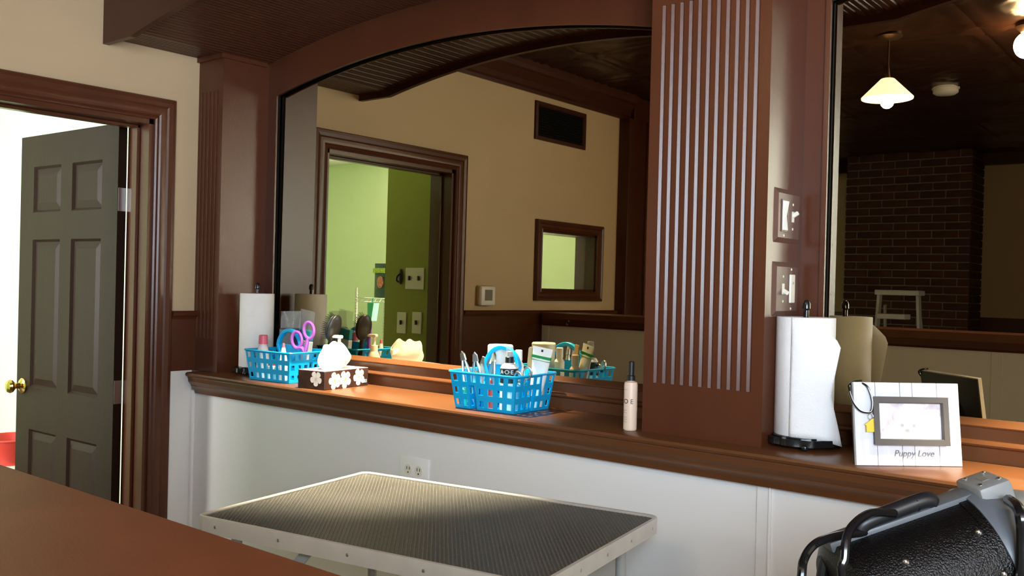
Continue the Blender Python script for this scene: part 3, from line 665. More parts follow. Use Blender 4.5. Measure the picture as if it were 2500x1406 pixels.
for k in range(5):
    for s in (-1, 1):
        for loc, rot in ((((k - 2) * .19, s * TY, TZ - .016), (s * -PI / 2, 0, 0)), ((s * TX, (k - 2) * .13, TZ - .016), (0, s * PI / 2, 0))):
            if rv is None:
                bm = B(); lathe(bm, [(.0042, 0), (.0035, .0012), (0, .0018)], 10); rv = obj('rivet', bm, 'steel', gt, True and gt and False or False, loc=loc, rot=rot); rv.parent = gt
            else: share(rv, 'rivet', gt, loc, rot)
for s in (-1, 1):
    bm = B(); tube(bm, [(s * .36, -.24, .87), (s * .33, -.27, 0)], .0125, 10); tube(bm, [(s * .36, .24, .87), (s * .33, .27, 0)], .0125, 10); 
    bm.free()
    for sy in (-1, 1):
        bm = B(); tube(bm, [(s * .37, sy * .25, .872), (s * .37, sy * .27, .0)], .0125, 12); obj('leg', bm, 'greylight', gt, smooth=True)
    bm = B(); tube(bm, [(s * .37, -.262, .30), (s * .37, .262, .30)], .010, 10); obj('stretcher', bm, 'greylight', gt, smooth=True)
    bm = B(); box(bm, -.012, .012, -.002, .002, 0, .32, mx=Matrix.Translation((s * .37, -.255, .62)) @ Matrix.Rotation(-s * .75, 4, 'Y')); obj('brace', bm, 'greylight', gt)

# ================================================================== PAPER TOWELS
def towel_holder(x_, y_, label):
    t = thing('towel_holder', label, 'towel holder', (x_, y_, ZL))
    bm = B(); n = 72; ring = []
    P = [((.082 + .006 * abs(math.sin(5 * 2 * PI * i / n))) * math.cos(2 * PI * i / n), (.082 + .006 * abs(math.sin(5 * 2 * PI * i / n))) * math.sin(2 * PI * i / n)) for i in range(n)]
    prism(bm, P, 'z', .010, .026); obj('scalloped_base', bm, 'blackmetal', t, smooth=True, angle=.5)
    bm = B(); lathe(bm, [(.074, .026), (.074, .029), (0, .029)], 40); obj('top_plate', bm, 'blackmetal', t)
    for k in range(4):
        a = PI / 4 + k * PI / 2 - .35; bm = B(); ellipsoid(bm, (.080 * math.cos(a), .080 * math.sin(a), .009), .009, .009, .009, u=12, v=8); obj('ball_foot', bm, 'blackmetal', t, smooth=True)
    bm = B(); cyl(bm, (0, 0, .026), (0, 0, .335), .0065, 14); obj('post', bm, 'blackmetal', t, smooth=True)
    bm = B(); lathe(bm, [(.0065, .325), (.0095, .329), (.0095, .340), (.006, .348), (0, .350)], 16); obj('finial', bm, 'blackmetal', t, smooth=True)
def towel_roll(x_, y_, label, r=.0655, sheet=False):
    t = thing('paper_towel_roll', label, 'paper towels', (x_, y_, ZL + .0295)); H = .279
    bm = B(); lathe(bm, [(.0205, 0), (r - .001, 0), (r, .001), (r, H - .001), (r - .001, H), (.0205, H)], 64, cap=False); obj('rolled_paper', bm, 'paper', t, smooth=True, angle=.8)
    bm = B(); lathe(bm, [(.019, .0), (.0205, 0), (.0205, H), (.019, H), (.019, 0)], 30, cap=False); obj('card_core', bm, 'tan', t, smooth=True)
    a0 = 2.4 if not sheet else -.35
    if not sheet:
        bm = B(); n = 10
        G = [[bm.verts.new(((r + .0012 * i / n) * math.cos(a0 - .5 * i / n), (r + .0012 * i / n) * math.sin(a0 - .5 * i / n), z_)) for i in range(n + 1)] for z_ in (0, H)]
        for i in range(n): bm.faces.new((G[0][i], G[0][i + 1], G[1][i + 1], G[1][i]))
        solid(obj('loose_end', bm, 'paper', t, smooth=True), .0004)
    else:
        # loose sheet peeling away from the roll on the side toward the mirror
        bm = B(); n, m_ = 14, 18; G = []
        for j in range(m_ + 1):
            v = j / m_; z_ = H * v; row_ = []
            L_ = .030 + (.092 - .075 * v if v < .4 else .062 + .05 * (v - .4)) * (1 - .97 * max(0, (v - .80) / .20) ** 1.1)
            for i in range(n + 1):
                u = i / n; s_ = u * L_
                th0 = -1.24 - .030 / r
                if s_ < .030: a = th0 + s_ / r; px_, py_ = (r + .001) * math.cos(a), (r + .001) * math.sin(a)
                else:
                    a = th0 + .030 / r; px_, py_ = (r + .001) * math.cos(a), (r + .001) * math.sin(a); q = s_ - .030
                    dx, dy = -math.sin(a), math.cos(a)
                    bend = -q * 3.0 * (1 - v) ** 2
                    ca, sa = math.cos(-bend), math.sin(-bend)
                    px_ += q * (dx * ca - dy * sa); py_ += q * (dx * sa + dy * ca)
                row_.append(bm.verts.new((px_, py_, z_ + .006 * math.sin(u * 3) * (1 - v) - .018 * u * (1 - v))))
            G.append(row_)
        for j in range(m_):
            for i in range(n): bm.faces.new((G[j][i], G[j][i + 1], G[j + 1][i + 1], G[j + 1][i]))
        solid(obj('loose_sheet', bm, 'paper', t, smooth=True), .0005)
towel_holder(-.874, -.130, 'black scalloped towel holder beside the picture frame')
towel_roll(-.874, -.130, 'white paper towel roll with loose sheet beside the picture frame', .0680, True)
towel_holder(-3.042, -.130, 'black scalloped towel holder in the corner beside the narrow pilaster')
towel_roll(-3.042, -.130, 'white paper towel roll in the corner behind the blue caddy', .0640)

# ================================================================== BLUE CADDIES
def caddy(x_, y_, rz, label):
    t = thing('storage_caddy', label, 'caddy', (x_, y_, ZL + .001), rz, 'blue caddies on the ledge'); H = .108
    bx, by, tx, ty = .106, .088, .120, .100
    def taper(px_, py_, z_): k = z_ / H; return (px_ * (1 + (tx / bx - 1) * k), py_ * (1 + (ty / by - 1) * k), z_)
    def comp(x0, x1, y0, y1, nf, ns, z1):
        bm = B(); q = lambda a, b_: (taper(*a, 0), taper(*b_, 0), taper(*b_, z1), taper(*a, z1))
        lattice(bm, q((x0, y0), (x1, y0)), nf, 2); lattice(bm, q((x1, y0), (x1, y1)), ns, 2); lattice(bm, q((x1, y1), (x0, y1)), nf, 2); lattice(bm, q((x0, y1), (x0, y0)), ns, 2)
        quadface(bm, (x0, y0, 0), (x1, y0, 0), (x1, y1, 0), (x0, y1, 0)); bmesh.ops.remove_doubles(bm, verts=bm.verts[:], dist=1e-5)
        return bm
    z1 = H * .66
    for k, a in enumerate(((-bx, -.050, -by, -.012, 2, 3), (-.024, bx, -by, -.012, 4, 3), (-bx, bx, .004, by, 7, 3))):
        solid(obj('compartment', comp(*a, z1), 'blue', t), .002)
    bm = B(); q = lambda a, b_: (taper(*a, z1), taper(*b_, z1), taper(*b_, H), taper(*a, H))
    for a, b_, n in (((-bx, -by), (bx, -by), 7), ((bx, -by), (bx, by), 6), ((bx, by), (-bx, by), 7), ((-bx, by), (-bx, -by), 6)): lattice(bm, q(a, b_), n, 1, .55)
    z2 = z1 - .0005
    quadface(bm, taper(-.050, -by, z2), taper(-.024, -by, z2), taper(-.024, -.012, z2), taper(-.050, -.012, z2)); quadface(bm, taper(-bx, -.012, z2), taper(bx, -.012, z2), taper(bx, .004, z2), taper(-bx, .004, z2))
    bmesh.ops.remove_doubles(bm, verts=bm.verts[:], dist=1e-5); solid(obj('upper_band', bm, 'blue', t), .002)
    bm = B(); sweep(bm, rrect(tx + .004, ty + .004, .016), [(.004, H - .004), (-.004, H - .004), (-.006, H - .001), (-.004, H + .002), (.004, H + .001)], lambda u, v, d: (u, v, d), True); obj('rim', bm, 'blue', t, smooth=True)
    bm = B(); hpts = [(-.058, 0, .02)] + [(-.058 + .004 * k, 0, .02 + .022 * k) for k in range(1, 4)] + [(.062 * math.cos(PI - PI * k / 16), 0, .112 + .068 * math.sin(PI * k / 16)) for k in range(1, 16)] + [(.058 - .004 * k, 0, .02 + .022 * k) for k in range(3, 0, -1)] + [(.058, 0, .02)]
    A = []; 
    for i, p in enumerate(hpts):
        p = Vector(p); tg = (Vector(hpts[min(i + 1, len(hpts) - 1)]) - Vector(hpts[max(i - 1, 0)])).normalized(); nn = Vector((-tg.z, 0, tg.x))
        A.append([bm.verts.new(p + nn * a + Vector((0, b_ - .003, 0))) for a, b_ in ((-.006, -.008), (.006, -.008), (.006, .008), (-.006, .008))])
    for i in range(len(A) - 1):
        for j in range(4): bm.faces.new((A[i][j], A[i][(j + 1) % 4], A[i + 1][(j + 1) % 4], A[i + 1][j]))
    bev(obj('handle', bm, 'blue', t, smooth=True, angle=.5), .002)
    bm = B(); box(bm, -.052, .052, -.006, .000, .070, .128, .002); obj('handle_web', bm, 'blue', t)
    return t
caddy(-1.785, -.160, math.radians(3), 'blue plastic caddy holding clippers, tube and spray bottle mid ledge')
caddy(-2.795, -.165, math.radians(183), 'blue plastic caddy holding scissors and brush beside the tissue box')
ZB = ZL + .004
def place(name, label, cat, x_, y_, z_=ZB, rz=0, tilt=(0, 0)):
    t = thing(name, label, cat, (x_, y_, z_), rz); t.rotation_euler = (tilt[0], tilt[1], rz); return t
def revolve(t, name, prof, m, n=24): bm = B(); lathe(bm, prof, n); return obj(name, bm, m, t, smooth=True, angle=.5)
# --- contents of the middle caddy (long compartment is toward the mirror)
t = place('jar', 'wide white round tub standing behind the caddy handle', 'jar', -1.838, -.110); revolve(t, 'tub', [(.034, 0), (.036, .003), (.037, .165), (.034, .17)], 'whiteplastic', 32); revolve(t, 'lid', [(.039, .152), (.039, .176), (.036, .180), (0, .180)], 'whiteplastic', 32)
def mist(t, r, h, mlab, cap):
    revolve(t, 'bottle', [(r - .002, 0), (r, .003), (r, h - .012), (r * .75, h - .002), (.011, h), (.011, h + .004)], 'whiteplastic', 32)
    revolve(t, 'collar', [(.0125, h + .002), (.0125, h + .018), (.010, h + .020)], 'black', 24)
    revolve(t, 'sprayer', [(.008, h + .019), (.008, h + .034), (.005, h + .036), (0, h + .036)], 'greylight', 20)
    revolve(t, 'clear_cap', [(.0115, h + .019), (.0105, h + .050), (.009, h + .052), (0, h + .052)], cap, 24)
t = place('spray_bottle', 'small white mist spray bottle with black label in front of the handle', 'bottle', -1.722, -.207); mist(t, .026, .136, None, 'clear')
revolve(t, 'black_label', [(.0262, .080), (.0262, .122)], 'darkink', 32)
bm = text_bm('A·O·E', .017); wrap(bm, .0264, -PI / 2 + .36); o = obj('lettering', bm, 'whiteplastic', t, loc=(0, 0, .112))
t = place('tube', 'white squeeze tube with green stripe standing in the blue caddy', 'tube', -1.702, -.112, ZB, .35, (.10, .16))
bm = B(); nv = 14; prev = None
for k in range(nv + 1):
    v = k / nv; a = .017 * (1 - v) + .031 * v; b_ = .016 * (1 - v ** 1.5) + .0006
    ring = [bm.verts.new((a * math.cos(2 * PI * i / 24), b_ * math.sin(2 * PI * i / 24), .025 + .16 * v)) for i in range(24)]
    if prev:
        for i in range(24): bm.faces.new((prev[i], prev[(i + 1) % 24], ring[(i + 1) % 24], ring[i]))
    else: bm.faces.new(ring)
    prev = ring
bm.faces.new(prev); obj('tube_body', bm, 'whiteplastic', t, smooth=True)
revolve(t, 'tube_cap', [(.014, 0), (.015, .002), (.015, .025)], 'whiteplastic')
bm = B(); box(bm, -.029, .029, -.0052, .0052, .152, .160); obj('green_stripe', bm, 'greenink', t)
bm = B(); box(bm, -.003, .003, -.0030, .0030, .172, .179); obj('crimp_mark', bm, 'darkink', t)
bm = B(); box(bm, -.028, .028, -.0066, .0066, .1455, .1468); obj('thin_stripe', bm, 'greenink', t)
t = place('applicator', 'tan paddle spatula standing beside the white tube', 'spatula', -1.728, -.112, ZB, .5, (.06, .10))
bm = B(); prism(bm, [(-.004, .04), (.004, .04), (.004, .115), (.014, .128), (.015, .176), (.011, .181), (-.012, .181), (-.015, .176), (-.014, .128), (-.004, .115)], 'y', -.0025, .0025); bev(obj('paddle', bm, 'tan', t), .001); revolve(t, 'grip', [(.005, 0), (.006, .02), (.004, .045)], 'tan', 14)
for k, (x_, y_, hh, lab) in enumerate(((-1.770, -.105, .168, 'slim white capped bottle between the tub and the spatula'), (-1.700, -.092, .150, 'short cream capped bottle close to the mirror behind the tube'))):
    t = place('slim_bottle', lab, 'bottle', x_, y_); m_ = ('whiteplastic', 'cream')[k]
    revolve(t, 'bottle', [(.015, 0), (.0165, .002), (.0165, hh - .045), (.010, hh - .034), (.010, hh - .03)], m_); revolve(t, 'cap', [(.0115, hh - .032), (.011, hh - .002), (.009, hh), (0, hh)], m_)
t = place('metal_comb', 'flat steel comb sticking up from the end of the caddy', 'comb', -1.885, -.190, ZB, .25, (-.05, .32))
bm = B(); box(bm, -.014, .014, -.001, .001, .128, .150, .0006)
box(bm, -.014, -.010, -.001, .001, .01, .128); box(bm, .010, .014, -.001, .001, .01, .128); obj('comb_spine', bm, 'steel', t)
bm = B(); 
for k in range(13): box(bm, -.0095 + k * .0015, -.0088 + k * .0015, -.0007, .0007, .03, .130)
o = obj('comb_teeth', bm, 'steel', t); o['kind'] = 'stuff'
def clippers(x_, y_, rz, tl, lab):
    t = place('nail_clippers', lab, 'clippers', x_, y_, ZB + .002, rz, tl)
    for s in (-1, 1):
        bm = B(); pts = spline([(s * .004, 0, .135), (s * .010, 0, .10), (s * .012, 0, .06), (s * .004, 0, .015)], 6)
        tube(bm, pts, [.0035 + .0025 * math.sin(PI * i / (len(pts) - 1)) for i in range(len(pts))], 8); obj('handle_arm', bm, 'steel', t, smooth=True)
    bm = B(); prism(bm, [(-.009, .135), (.009, .135), (.007, .155), (0, .165), (-.007, .155)], 'y', -.004, .004); bev(obj('jaw', bm, 'steel', t), .0015)
    revolve(t, 'pivot', [(.004, .138), (.004, .140)], 'black', 10)
clippers(-1.862, -.205, .3, (.05, -.22), 'steel nail clippers leaning left next to the flat comb')
clippers(-1.826, -.212, .5, (.12, -.10), 'steel nail clippers with jaws up left of the spray bottle')
clippers(-1.800, -.200, -.3, (.0, .12), 'steel nail clippers crossed nearest the spray bottle')
def shears(x_, y_, rz, tl, m_, lab, sc_=1.0, z_=ZB + .002):
    t = place('scissors', lab, 'scissors', x_, y_, z_, rz, tl); t.scale = (sc_,) * 3
    for s in (-1, 1):
        bm = B(); c = (s * .022, 0, .125 + s * .014); n = 28
        tube(bm, [(c[0] + .017 * math.cos(2 * PI * k / n), 0, c[2] + .027 * math.sin(2 * PI * k / n)) for k in range(n)], .0058, 8, True); 
        tube(bm, spline([(c[0] - s * .006, 0, c[2] - .026), (s * .006, 0, .080), (-s * .001, 0, .062)], 6), [.0065, .0065, .0068, .007, .007, .007, .007, .007, .007, .0065, .006, .0055, .005], 8)
        obj('finger_loop', bm, m_, t, smooth=True)
        bm = B(); prism(bm, [(-s * .006, .07), (s * .004, .07), (s * .003, .03), (s * .0005, -.0), (-s * .003, .03)], 'y', s * .0006, s * .0022); obj('blade', bm, 'steel', t)
    bm = B(); cyl(bm, (0, -.004, .062), (0, .004, .062), .0035, 12); obj('pivot', bm, 'steel', t)
shears(-1.688, -.200, .5, (.1, .12), 'steel', 'small steel scissors standing in the caddy right of the spray bottle', .62, ZB + .028)
t = place('nail_file', 'red handled tool standing in the front of the middle caddy', 'file', -1.770, -.232, ZB, .1, (.03, 0)); revolve(t, 'barrel', [(.006, 0), (.0075, .004), (.0075, .075), (.005, .085), (0, .087)], 'redp', 14); revolve(t, 'tip', [(.0045, .084), (.003, .094), (0, .095)], 'steel', 12)
t = place('dropper_bottle', 'dark blue bottle low in the front of the middle caddy', 'bottle', -1.788, -.200, ZB); revolve(t, 'barrel', [(.013, 0), (.014, .003), (.014, .060), (.008, .068)], 'royal', 18); revolve(t, 'cap', [(.0095, .066), (.0095, .084), (0, .085)], 'royal', 16)
t = place('dropper_bottle', 'green bottle low in the left end of the middle caddy', 'bottle', -1.880, -.225, ZB); revolve(t, 'barrel', [(.009, 0), (.010, .003), (.010, .048), (.006, .054)], 'greenp', 18); revolve(t, 'cap', [(.007, .052), (.007, .070), (0, .071)], 'whiteplastic', 16)
# --- bottle beside the wide pilaster
t = place('spray_bottle', 'slim cream spray bottle with black pump standing against the wide pilaster', 'bottle', -1.292, -.236, ZL + .0005)
revolve(t, 'bottle', [(.0155, 0), (.0175, .003), (.0175, .118), (.016, .124), (.009, .127), (.009, .130)], 'cream', 28); revolve(t, 'pump', [(.010, .128), (.010, .140), (.0075, .142), (.0075, .176), (.006, .178), (0, .178)], 'black', 20)
bm = text_bm('A O E', .017); wrap(bm, .0177, -PI / 2 - .25); obj('lettering', bm, 'darkink', t, loc=(0, 0, .075))
bm = B()
for k, z_ in enumerate((.052, .046, .034, .028, .022, .105)):
    n = 6; a0 = -PI / 2 - .9
    for i in range(n): 
        a, b_ = a0 + i * .16, a0 + i * .16 + .16
        quadface(bm, *[(.0177 * math.cos(q), .0177 * math.sin(q), zz_) for q, zz_ in ((a, z_), (b_, z_), (b_, z_ + .0014), (a, z_ + .0014))])
obj('small_print', bm, 'greyink', t)
# --- contents of the corner caddy (long compartment in front, two small ones toward the mirror)
t = place('polish_bottle', 'milky bottle with pink cap standing in the left end of the caddy', 'bottle', -2.875, -.220)
revolve(t, 'bottle', [(.022, 0), (.024, .003), (.024, .085), (.018, .110), (.0125, .122), (.0125, .128)], 'milky', 28); revolve(t, 'cap', [(.0165, .124), (.0155, .155), (.013, .157), (0, .157)], 'pink', 24)
t = place('nozzle_bottle', 'tiny white dropper with pink tip in front of the caddy handle', 'bottle', -2.735, -.235); revolve(t, 'bottle', [(.013, 0), (.014, .002), (.014, .075), (.0065, .118), (.005, .120)], 'milky', 20); revolve(t, 'tip', [(.0055, .118), (.004, .134), (0, .136)], 'pink', 14)
for k, x_ in enumerate((-2.83, -2.79, -2.76)):
    t = place('polish_bottle', ('short white jar low in the corner caddy, leftmost', 'short white jar low in the corner caddy, middle one', 'short white jar low in the corner caddy, nearest the dropper')[k], 'bottle', x_, -.212); revolve(t, 'jar', [(.014, 0), (.0155, .002), (.0155, .045), (.012, .050)], 'whiteplastic', 20); revolve(t, 'cap', [(.0135, .046), (.0135, .064), (0, .065)], ('redp', 'pink', 'whiteplastic')[k], 18)
t = place('product_pouch', 'clear topped pouch with navy print behind the caddy handle', 'pouch', -2.846, -.124, ZB + .006, .06, (-.05, -.04)); obj('film', pouch(.110, .238, .02), 'clear', t, smooth=True)
bm = B(); box(bm, -.052, .052, -.0105, .0105, .004, .175, .006, 2); obj('dark_panel', bm, 'navy', t)
bm = B(); lathe(bm, [(.006, 0), (.006, .001), (0, .001)], 16, mx=Matrix.Translation((-.02, -.0115, .15)) @ Matrix.Rotation(PI / 2, 4, 'X')); obj('white_dot', bm, 'whiteplastic', t)
t = place('product_pouch', 'clear topped pouch with teal print behind the purple scissors', 'pouch', -2.812, -.099, ZB + .006, .0, (-.03, .12)); obj('film', pouch(.085, .245, .016), 'clear', t, smooth=True)
bm = B(); box(bm, -.041, .041, -.009, .009, .135, .175, .004, 2); obj('teal_panel', bm, 'teal', t); bm = B(); box(bm, -.041, .041, -.010, .010, .004, .135, .004, 2); obj('white_panel', bm, 'milky', t)
shears(-2.712, -.150, .6, (0, -.12), 'purple', 'purple handled scissors standing in the corner caddy', 1.08, ZB + .028)
# paddle brush
t = place('hair_brush', 'black paddle brush with wire bristles leaning behind the tissue box', 'brush', -2.712, -.090, ZB + .012, .15, (-.05, .28))
bm = B(); ellipsoid(bm, (.006, 0, .185), .014, .034, .052, u=20, v=14); obj('brush_head', bm, 'black', t, smooth=True)
bm = B(); ellipsoid(bm, (-.006, 0, .185), .009, .029, .047, u=20, v=14); obj('cushion', bm, 'black', t, smooth=True)
bm = B(); tube(bm, spline([(.006, 0, .14), (.006, 0, .09), (.004, 0, .02)], 6), [.008] * 6 + [.009] * 7, 10); obj('handle', bm, 'black', t, smooth=True)
bm = B()
for j in range(-7, 8):
    for k in range(-4, 5):
        yy, zz_ = k * .0062, j * .0062
        if (yy / .027) ** 2 + (zz_ / .045) ** 2 < 1: tube(bm, [(-.012, yy, .185 + zz_), (-.032, yy * 1.1, .185 + zz_ * 1.12)], .0008, 4)
o = obj('bristles', bm, 'black', t); o['kind'] = 'stuff'
# pump bottle between caddy and tissue box
t = place('pump_bottle', 'clear pump bottle with white head between caddy and tissue box', 'bottle', -2.612, -.085, ZL + .0005)
revolve(t, 'bottle', [(.022, 0), (.024, .003), (.024, .085), (.015, .105), (.012, .110)], 'milky', 24); revolve(t, 'collar', [(.0145, .106), (.0145, .128), (.006, .130), (.006, .158)], 'whiteplastic', 20)
bm = B(); prism(bm, [(-.030, .158), (.012, .158), (.014, .166), (.010, .170), (-.024, .169), (-.034, .162)], 'y', -.007, .007); bev(obj('pump_head', bm, 'whiteplastic', t), .002)
# ================================================================== TISSUE BOX
t = thing('tissue_box', 'brown tissue box printed with white flowers on the ledge', 'tissue box', (-2.528, -.178, ZL + .0005), math.radians(8)); bw, bl_, bhh = .060, .112, .062
bm = B(); box(bm, -bw, bw, -bl_, bl_, 0, bhh, .0012); obj('carton', bm, 'boxbrown', t)
bm = B(); prism(bm, [(.034 * math.cos(2 * PI * i / 28), .085 * math.sin(2 * PI * i / 28)) for i in range(28)], 'z', bhh, bhh + .0004); obj('top_opening', bm, 'cream', t)
bm = B(); box(bm, -bw + .001, bw - .001, -bl_ + .001, bl_ - .001, bhh, bhh + .0003); obj('top_print', bm, 'petal', t)
def flower(f, cx, cz, r, a0, miss=()):
    for k in range(5):
        if k in miss: continue
        a = a0 + 2 * PI * k / 5; bm = B(); n = 14; P = []
        for i in range(n):
            q = 2 * PI * i / n; rr_ = r * (.52 + .48 * math.cos(q)); ww = r * .36 * math.sin(q) * (1 + .45 * math.cos(q))
            P.append((cx + rr_ * math.cos(a) - ww * math.sin(a), cz + rr_ * math.sin(a) + ww * math.cos(a)))
        va = [bm.verts.new(f(p[0], p[1], .0004)) for p in P]; bm.faces.new(va); obj('petal', bm, 'petal', t)
    bm = B(); bm.faces.new([bm.verts.new(f(cx + r * .13 * math.cos(2 * PI * i / 10), cz + r * .13 * math.sin(2 * PI * i / 10), .0006)) for i in range(10)]); obj('flower_centre', bm, 'petalmid', t)
fx = lambda u, v, d: (bw + d, u, v); fy = lambda u, v, d: (u, -bl_ - d, v)
flower(fx, -.062, .028, .030, PI / 2 + .3); flower(fx, -.010, .029, .031, PI / 2 + .5); flower(fx, .062, .033, .030, PI / 2 + .45); flower(fy, .022, .036, .026, PI / 2 + .6)
bm = B(); box(bm, bw, bw + .0008, .078, .104, .010, .022, .0003); o = obj('logo_patch', bm, mat('blue_white_print', (.35, .5, .8), .4, var=.7, vscale=120), t)
tis = thing('tissue_sheet', 'white crumpled tissue pulled up from the brown box', 'tissue', (-2.528, -.178, ZL + bhh + .001), math.radians(8))
bm = B(); nu, nv = 40, 18; G = []
for j in range(nv + 1):
    v = j / nv; row_ = []
    for i in range(nu):
        a = 2 * PI * i / nu
        rx = .020 + .030 * v - .030 * v * v + .005 * math.sin(3 * a + 4 * v) * (.3 + v); ry = .055 + .075 * v - .072 * v ** 2 + .007 * math.sin(4 * a + 5 * v + 1) * (.2 + v)
        zt = .078 + .012 * math.cos(2 * a + .6) - .016 * max(0, math.sin(a)) ** 2 + .006 * math.sin(5 * a + 1)
        row_.append(bm.verts.new((rx * math.cos(a) + .010 * v * math.sin(2 * a), -.006 + ry * math.sin(a) + .010 * v, zt * v ** .9)))
    G.append(row_)
for j in range(nv):
    for i in range(nu): bm.faces.new((G[j][i], G[j][(i + 1) % nu], G[j + 1][(i + 1) % nu], G[j + 1][i]))
solid(obj('folded_sheet', bm, 'tissue', tis, smooth=True), .0006)

# ================================================================== PICTURE FRAME
fw, fh = .236, .178
t = thing('picture_frame', 'whitewashed plank picture frame with grey inner border and puppy photo', 'picture frame', (-.606, -.207, ZL + .001), math.radians(43)); t.rotation_euler = (math.radians(-9), 0, math.radians(43))
xsp = [-.5, -.294, -.06, .056, .29, .5]
for a, b_ in zip(xsp, xsp[1:]):
    bm = B(); box(bm, a * fw + .0006, b_ * fw - .0006, 0, .010, 0, fh, .0008); o = obj('plank', bm, 'plank', t)
bm = B(); box(bm, -fw / 2, fw / 2, .010, .013, .002, fh - .002); obj('backing_board', bm, 'black', t)
bm = B(); prism(bm, [(.013, .12), (.016, .12), (.075, .0), (.070, .0)], 'x', -.03, .03); obj('easel_leg', bm, 'black', t)
ix0, ix1, iz0, iz1 = -.078, .085, .045, .145
bm = B(); sweep(bm, [(ix0, iz0), (ix0, iz1), (ix1, iz1), (ix1, iz0)], [(0, 0), (0, -.010), (.002, -.012), (-.010, -.012), (-.012, -.009), (-.012, 0)][::-1], lambda u, v, d: (u, d, v), True); obj('inner_border', bm, 'greywood', t)
bm = B(); box(bm, ix0 + .006, ix1 - .006, -.0025, -.001, iz0 + .006, iz1 - .006); ph = obj('photo_print', bm, 'photo', t)
def disc(cx, cz, rx, rz, m_, name, rot=0, d=.0030):
    bm = B(); P = [(rx * math.cos(2 * PI * i / 20), rz * math.sin(2 * PI * i / 20)) for i in range(20)]; c, s = math.cos(rot), math.sin(rot)
    va = [bm.verts.new((cx + p[0] * c - p[1] * s, -d, cz + p[0] * s + p[1] * c)) for p in P]; bm.faces.new(va[::-1]); obj(name, bm, m_, ph)
disc(.000, .088, .034, .034, 'dogfur', 'dog_face', d=.0030); disc(-.024, .100, .009, .016, 'dogear', 'dog_ear', .5, .0032); disc(.030, .098, .010, .015, 'dogear', 'dog_ear', -.6, .0032); disc(-.002, .066, .018, .013, 'dogfur', 'muzzle', 0, .0034)
disc(-.014, .086, .0035, .0035, 'greyink', 'eye', 0, .0036); disc(.012, .086, .0035, .0035, 'greyink', 'eye', 0, .0036); disc(-.003, .075, .005, .0035, 'greyink', 'nose', 0, .0038); disc(.055, .112, .018, .020, 'dogear', 'background_patch', 0, .0028)
bm = text_bm('Puppy Love', .019, .0002, .25); bmesh.ops.transform(bm, matrix=Matrix.Translation((.010, -.0012, .026)) @ Matrix.Rotation(PI / 2, 4, 'X'), verts=bm.verts); obj('lettering', bm, 'inkmatte', t)
pf = t
cl = thing('key_strap', 'black and white cord with yellow house charm hung on the frame corner', 'charm', (-.606, -.207, ZL + .001)); cl.rotation_euler = t.rotation_euler
ring = spline([(-.098, .002, fh - .002), (-.088, -.006, fh - .012), (-.080, -.007, fh - .040), (-.083, -.007, fh - .062), (-.092, -.007, fh - .066), (-.108, -.007, fh - .062), (-.121, -.006, fh - .046), (-.124, .004, fh - .025), (-.120, .016, fh - .006), (-.106, .016, fh + .002), (-.098, .002, fh + .003)], 6)
bm = B(); tube(bm, ring, .0022, 7); obj('cord', bm, 'blackmetal', cl, smooth=True)
bm = B(); tube(bm, [p + Vector((0, -.0022, .0015)) for p in ring[8:44]], .0008, 5); obj('white_thread', bm, 'whiteplastic', cl)
bm = B(); tube(bm, [(-.085 + .005 * math.cos(2 * PI * i / 14), -.008, fh - .074 + .006 * math.sin(2 * PI * i / 14)) for i in range(14)], .0009, 6, True); obj('split_ring', bm, 'steel', cl)
bm = B(); cx, cz = -.083, fh - .095
prism(bm, [(cx - .013, cz - .012), (cx + .013, cz - .012), (cx + .013, cz + .002), (cx + .017, cz + .003), (cx + .006, cz + .013), (cx + .006, cz + .017), (cx + .002, cz + .017), (cx, cz + .016), (cx - .017, cz + .003), (cx - .013, cz + .002)], 'y', -.009, -.006); obj('house_charm', bm, 'yellowtag', cl)

# ================================================================== STAND DRYER (lower right)
dr = thing('stand_dryer', 'black hammertone pet dryer with grey control head and cord', 'dryer', (0, 0, 0))
ax = Vector((.60, .53, .29)).normalized(); O = Vector((-.385, -.960, 1.045)); sd_ = Vector((0, 0, 1)).cross(ax).normalized(); upv = ax.cross(sd_).normalized()
MX = Matrix((( *[0] * 4,), (*[0] * 4,), (*[0] * 4,), (0, 0, 0, 1)))
for i in range(3): MX[i][0] = sd_[i]; MX[i][1] = upv[i]; MX[i][2] = ax[i]; MX[i][3] = O[i]
# local frame: x = sideways (away from camera), y = up, z = along the barrel toward the control head
def dobj(name, bm, m_, smooth=True, angle=.6): bmesh.ops.transform(bm, matrix=MX, verts=bm.verts[:]); return obj(name, bm, m_, dr, smooth=smooth, angle=angle)
R_ = .096
bm = B(); lathe(bm, [(R_ * .80, -.100), (R_, -.086), (R_, .105)], 48); dobj('barrel', bm, 'hammer')
bm = B(); lathe(bm, [(R_ + .0015, .092), (R_ + .0015, .104)], 48, cap=False); dobj('seam_band', bm, 'hammer')
bm = B(); box(bm, -.020, .020, R_ - .010, R_ + .005, -.094, .115, .003, 2); dobj('top_rail', bm, 'greyplastic')
bm = B(); lathe(bm, [(R_ + .004, .104), (R_ + .006, .112), (R_ * .96, .150), (R_ * .72, .20), (R_ * .60, .26), (R_ * .60, .28)], 48); dobj('control_head', bm, 'greyplastic')
bm = B(); box(bm, -.034, .034, .060, R_ + .012, .118, .165, .006, 2); cpn = dobj('control_panel', bm, mat('mid_grey_plastic', (.24, .24, .235), .45))
for a, b_ in ((-.020, .128), (.020, .128), (-.020, .155), (.020, .155)):
    bm = B(); ellipsoid(bm, (a, R_ + .0125, b_), .0035, .002, .0035, u=10, v=6); bmesh.ops.transform(bm, matrix=MX, verts=bm.verts[:]); obj('button', bm, 'steel', cpn, smooth=True)
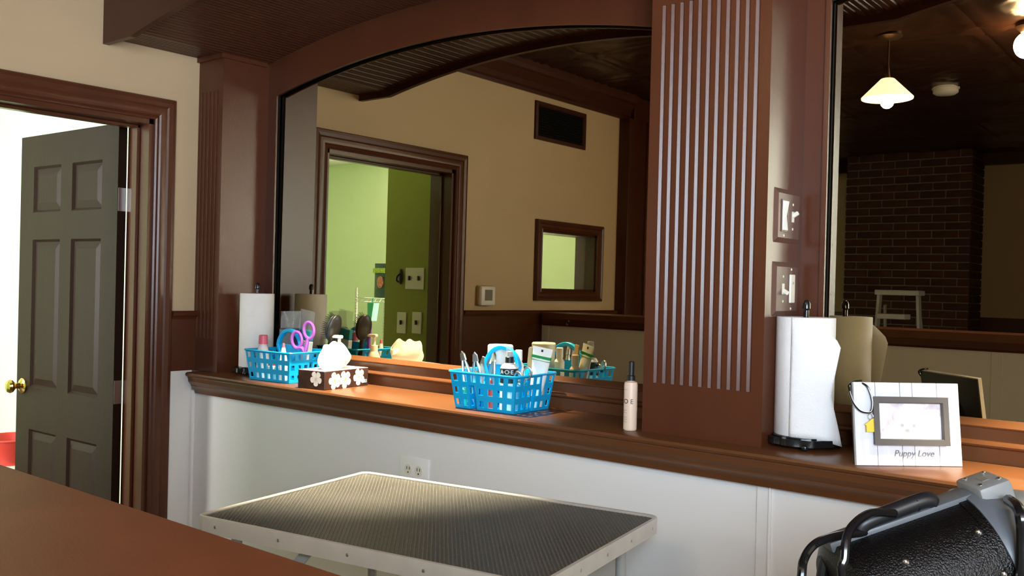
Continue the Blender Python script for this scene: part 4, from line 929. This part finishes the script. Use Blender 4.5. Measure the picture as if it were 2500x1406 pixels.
bm = B(); box(bm, -.010, .010, R_ + .0118, R_ + .0128, .137, .147); bmesh.ops.transform(bm, matrix=MX, verts=bm.verts[:]); obj('display', bm, 'lcd', cpn)
bm = B(); tube(bm, spline([(-.012, R_ + .004, -.048), (-.014, R_ + .014, -.036), (-.014, R_ + .016, .015), (-.014, R_ + .016, .052), (-.012, R_ + .008, .064)], 6), [.009] * 3 + [.0112] * 19 + [.009] * 3, 14); dobj('grip_handle', bm, 'black')
bm = B(); tube(bm, [(-.014, R_ + .016, .036), (-.014, R_ + .016, .038)], .0116, 14); dobj('grip_ring', bm, 'blackmetal')
for a, b_ in ((2.35, .085), (2.95, .088), (3.1, .030), (2.4, -.02)):
    bm = B(); p = (R_ * math.cos(a), R_ * math.sin(a), b_); ellipsoid(bm, p, .005, .005, .005, u=10, v=8); dobj('bolt', bm, 'steel')
for nm, m_, r_, pts in (('power_cord', 'blackmetal', .0058, [(-0.395, -1.006, 1.152), (-0.411, -1.045, 1.157), (-0.421, -1.079, 1.149), (-0.423, -1.106, 1.135), (-0.421, -1.118, 1.111), (-0.422, -1.119, 1.08), (-0.40, -1.08, .95), (-.385, -.99, .80)]),
                        ('power_cord', 'blackmetal', .0058, [(-0.425, -1.010, 1.122), (-0.441, -1.044, 1.123), (-0.453, -1.079, 1.123), (-0.462, -1.112, 1.119), (-0.468, -1.13, 1.105), (-0.463, -1.152, 1.089), (-0.461, -1.151, 1.03), (-.42, -1.06, .90), (-.40, -.98, .75)]),
                        ('hose_loop', 'black', .0085, [(-.44, -.985, 1.10), (-0.467, -1.001, 1.092), (-0.480, -1.011, 1.08), (-0.486, -1.016, 1.06), (-0.484, -1.015, 1.02), (-.45, -1.0, .95), (-.40, -.965, .9)]),
                        ('power_cord', 'blackmetal', .0075, [(-.272, -.93, 1.178), (-0.257, -0.958, 1.177), (-0.248, -0.977, 1.168), (-0.246, -0.975, 1.138), (-0.247, -0.977, 1.085), (-.27, -.97, .98)])):
    bm = B(); tube(bm, spline(pts, 8), r_, 10); obj(nm, bm, m_, dr, smooth=True)
bm = B(); cyl(bm, (O.x, O.y, .06), (O.x, O.y, O.z - .085), .016, 16); obj('stand_pole', bm, 'blackmetal', dr, smooth=True)
for k in range(5):
    a = 2 * PI * k / 5; bm = B(); tube(bm, [(O.x, O.y, .09), (O.x + .26 * math.cos(a), O.y + .26 * math.sin(a), .045)], .014, 10); lg = obj('stand_leg', bm, 'blackmetal', dr, smooth=True)
    bm = B(); ellipsoid(bm, (O.x + .26 * math.cos(a), O.y + .26 * math.sin(a), .024), .024, .012, .024, u=14, v=10); obj('caster', bm, 'black', lg, smooth=True)
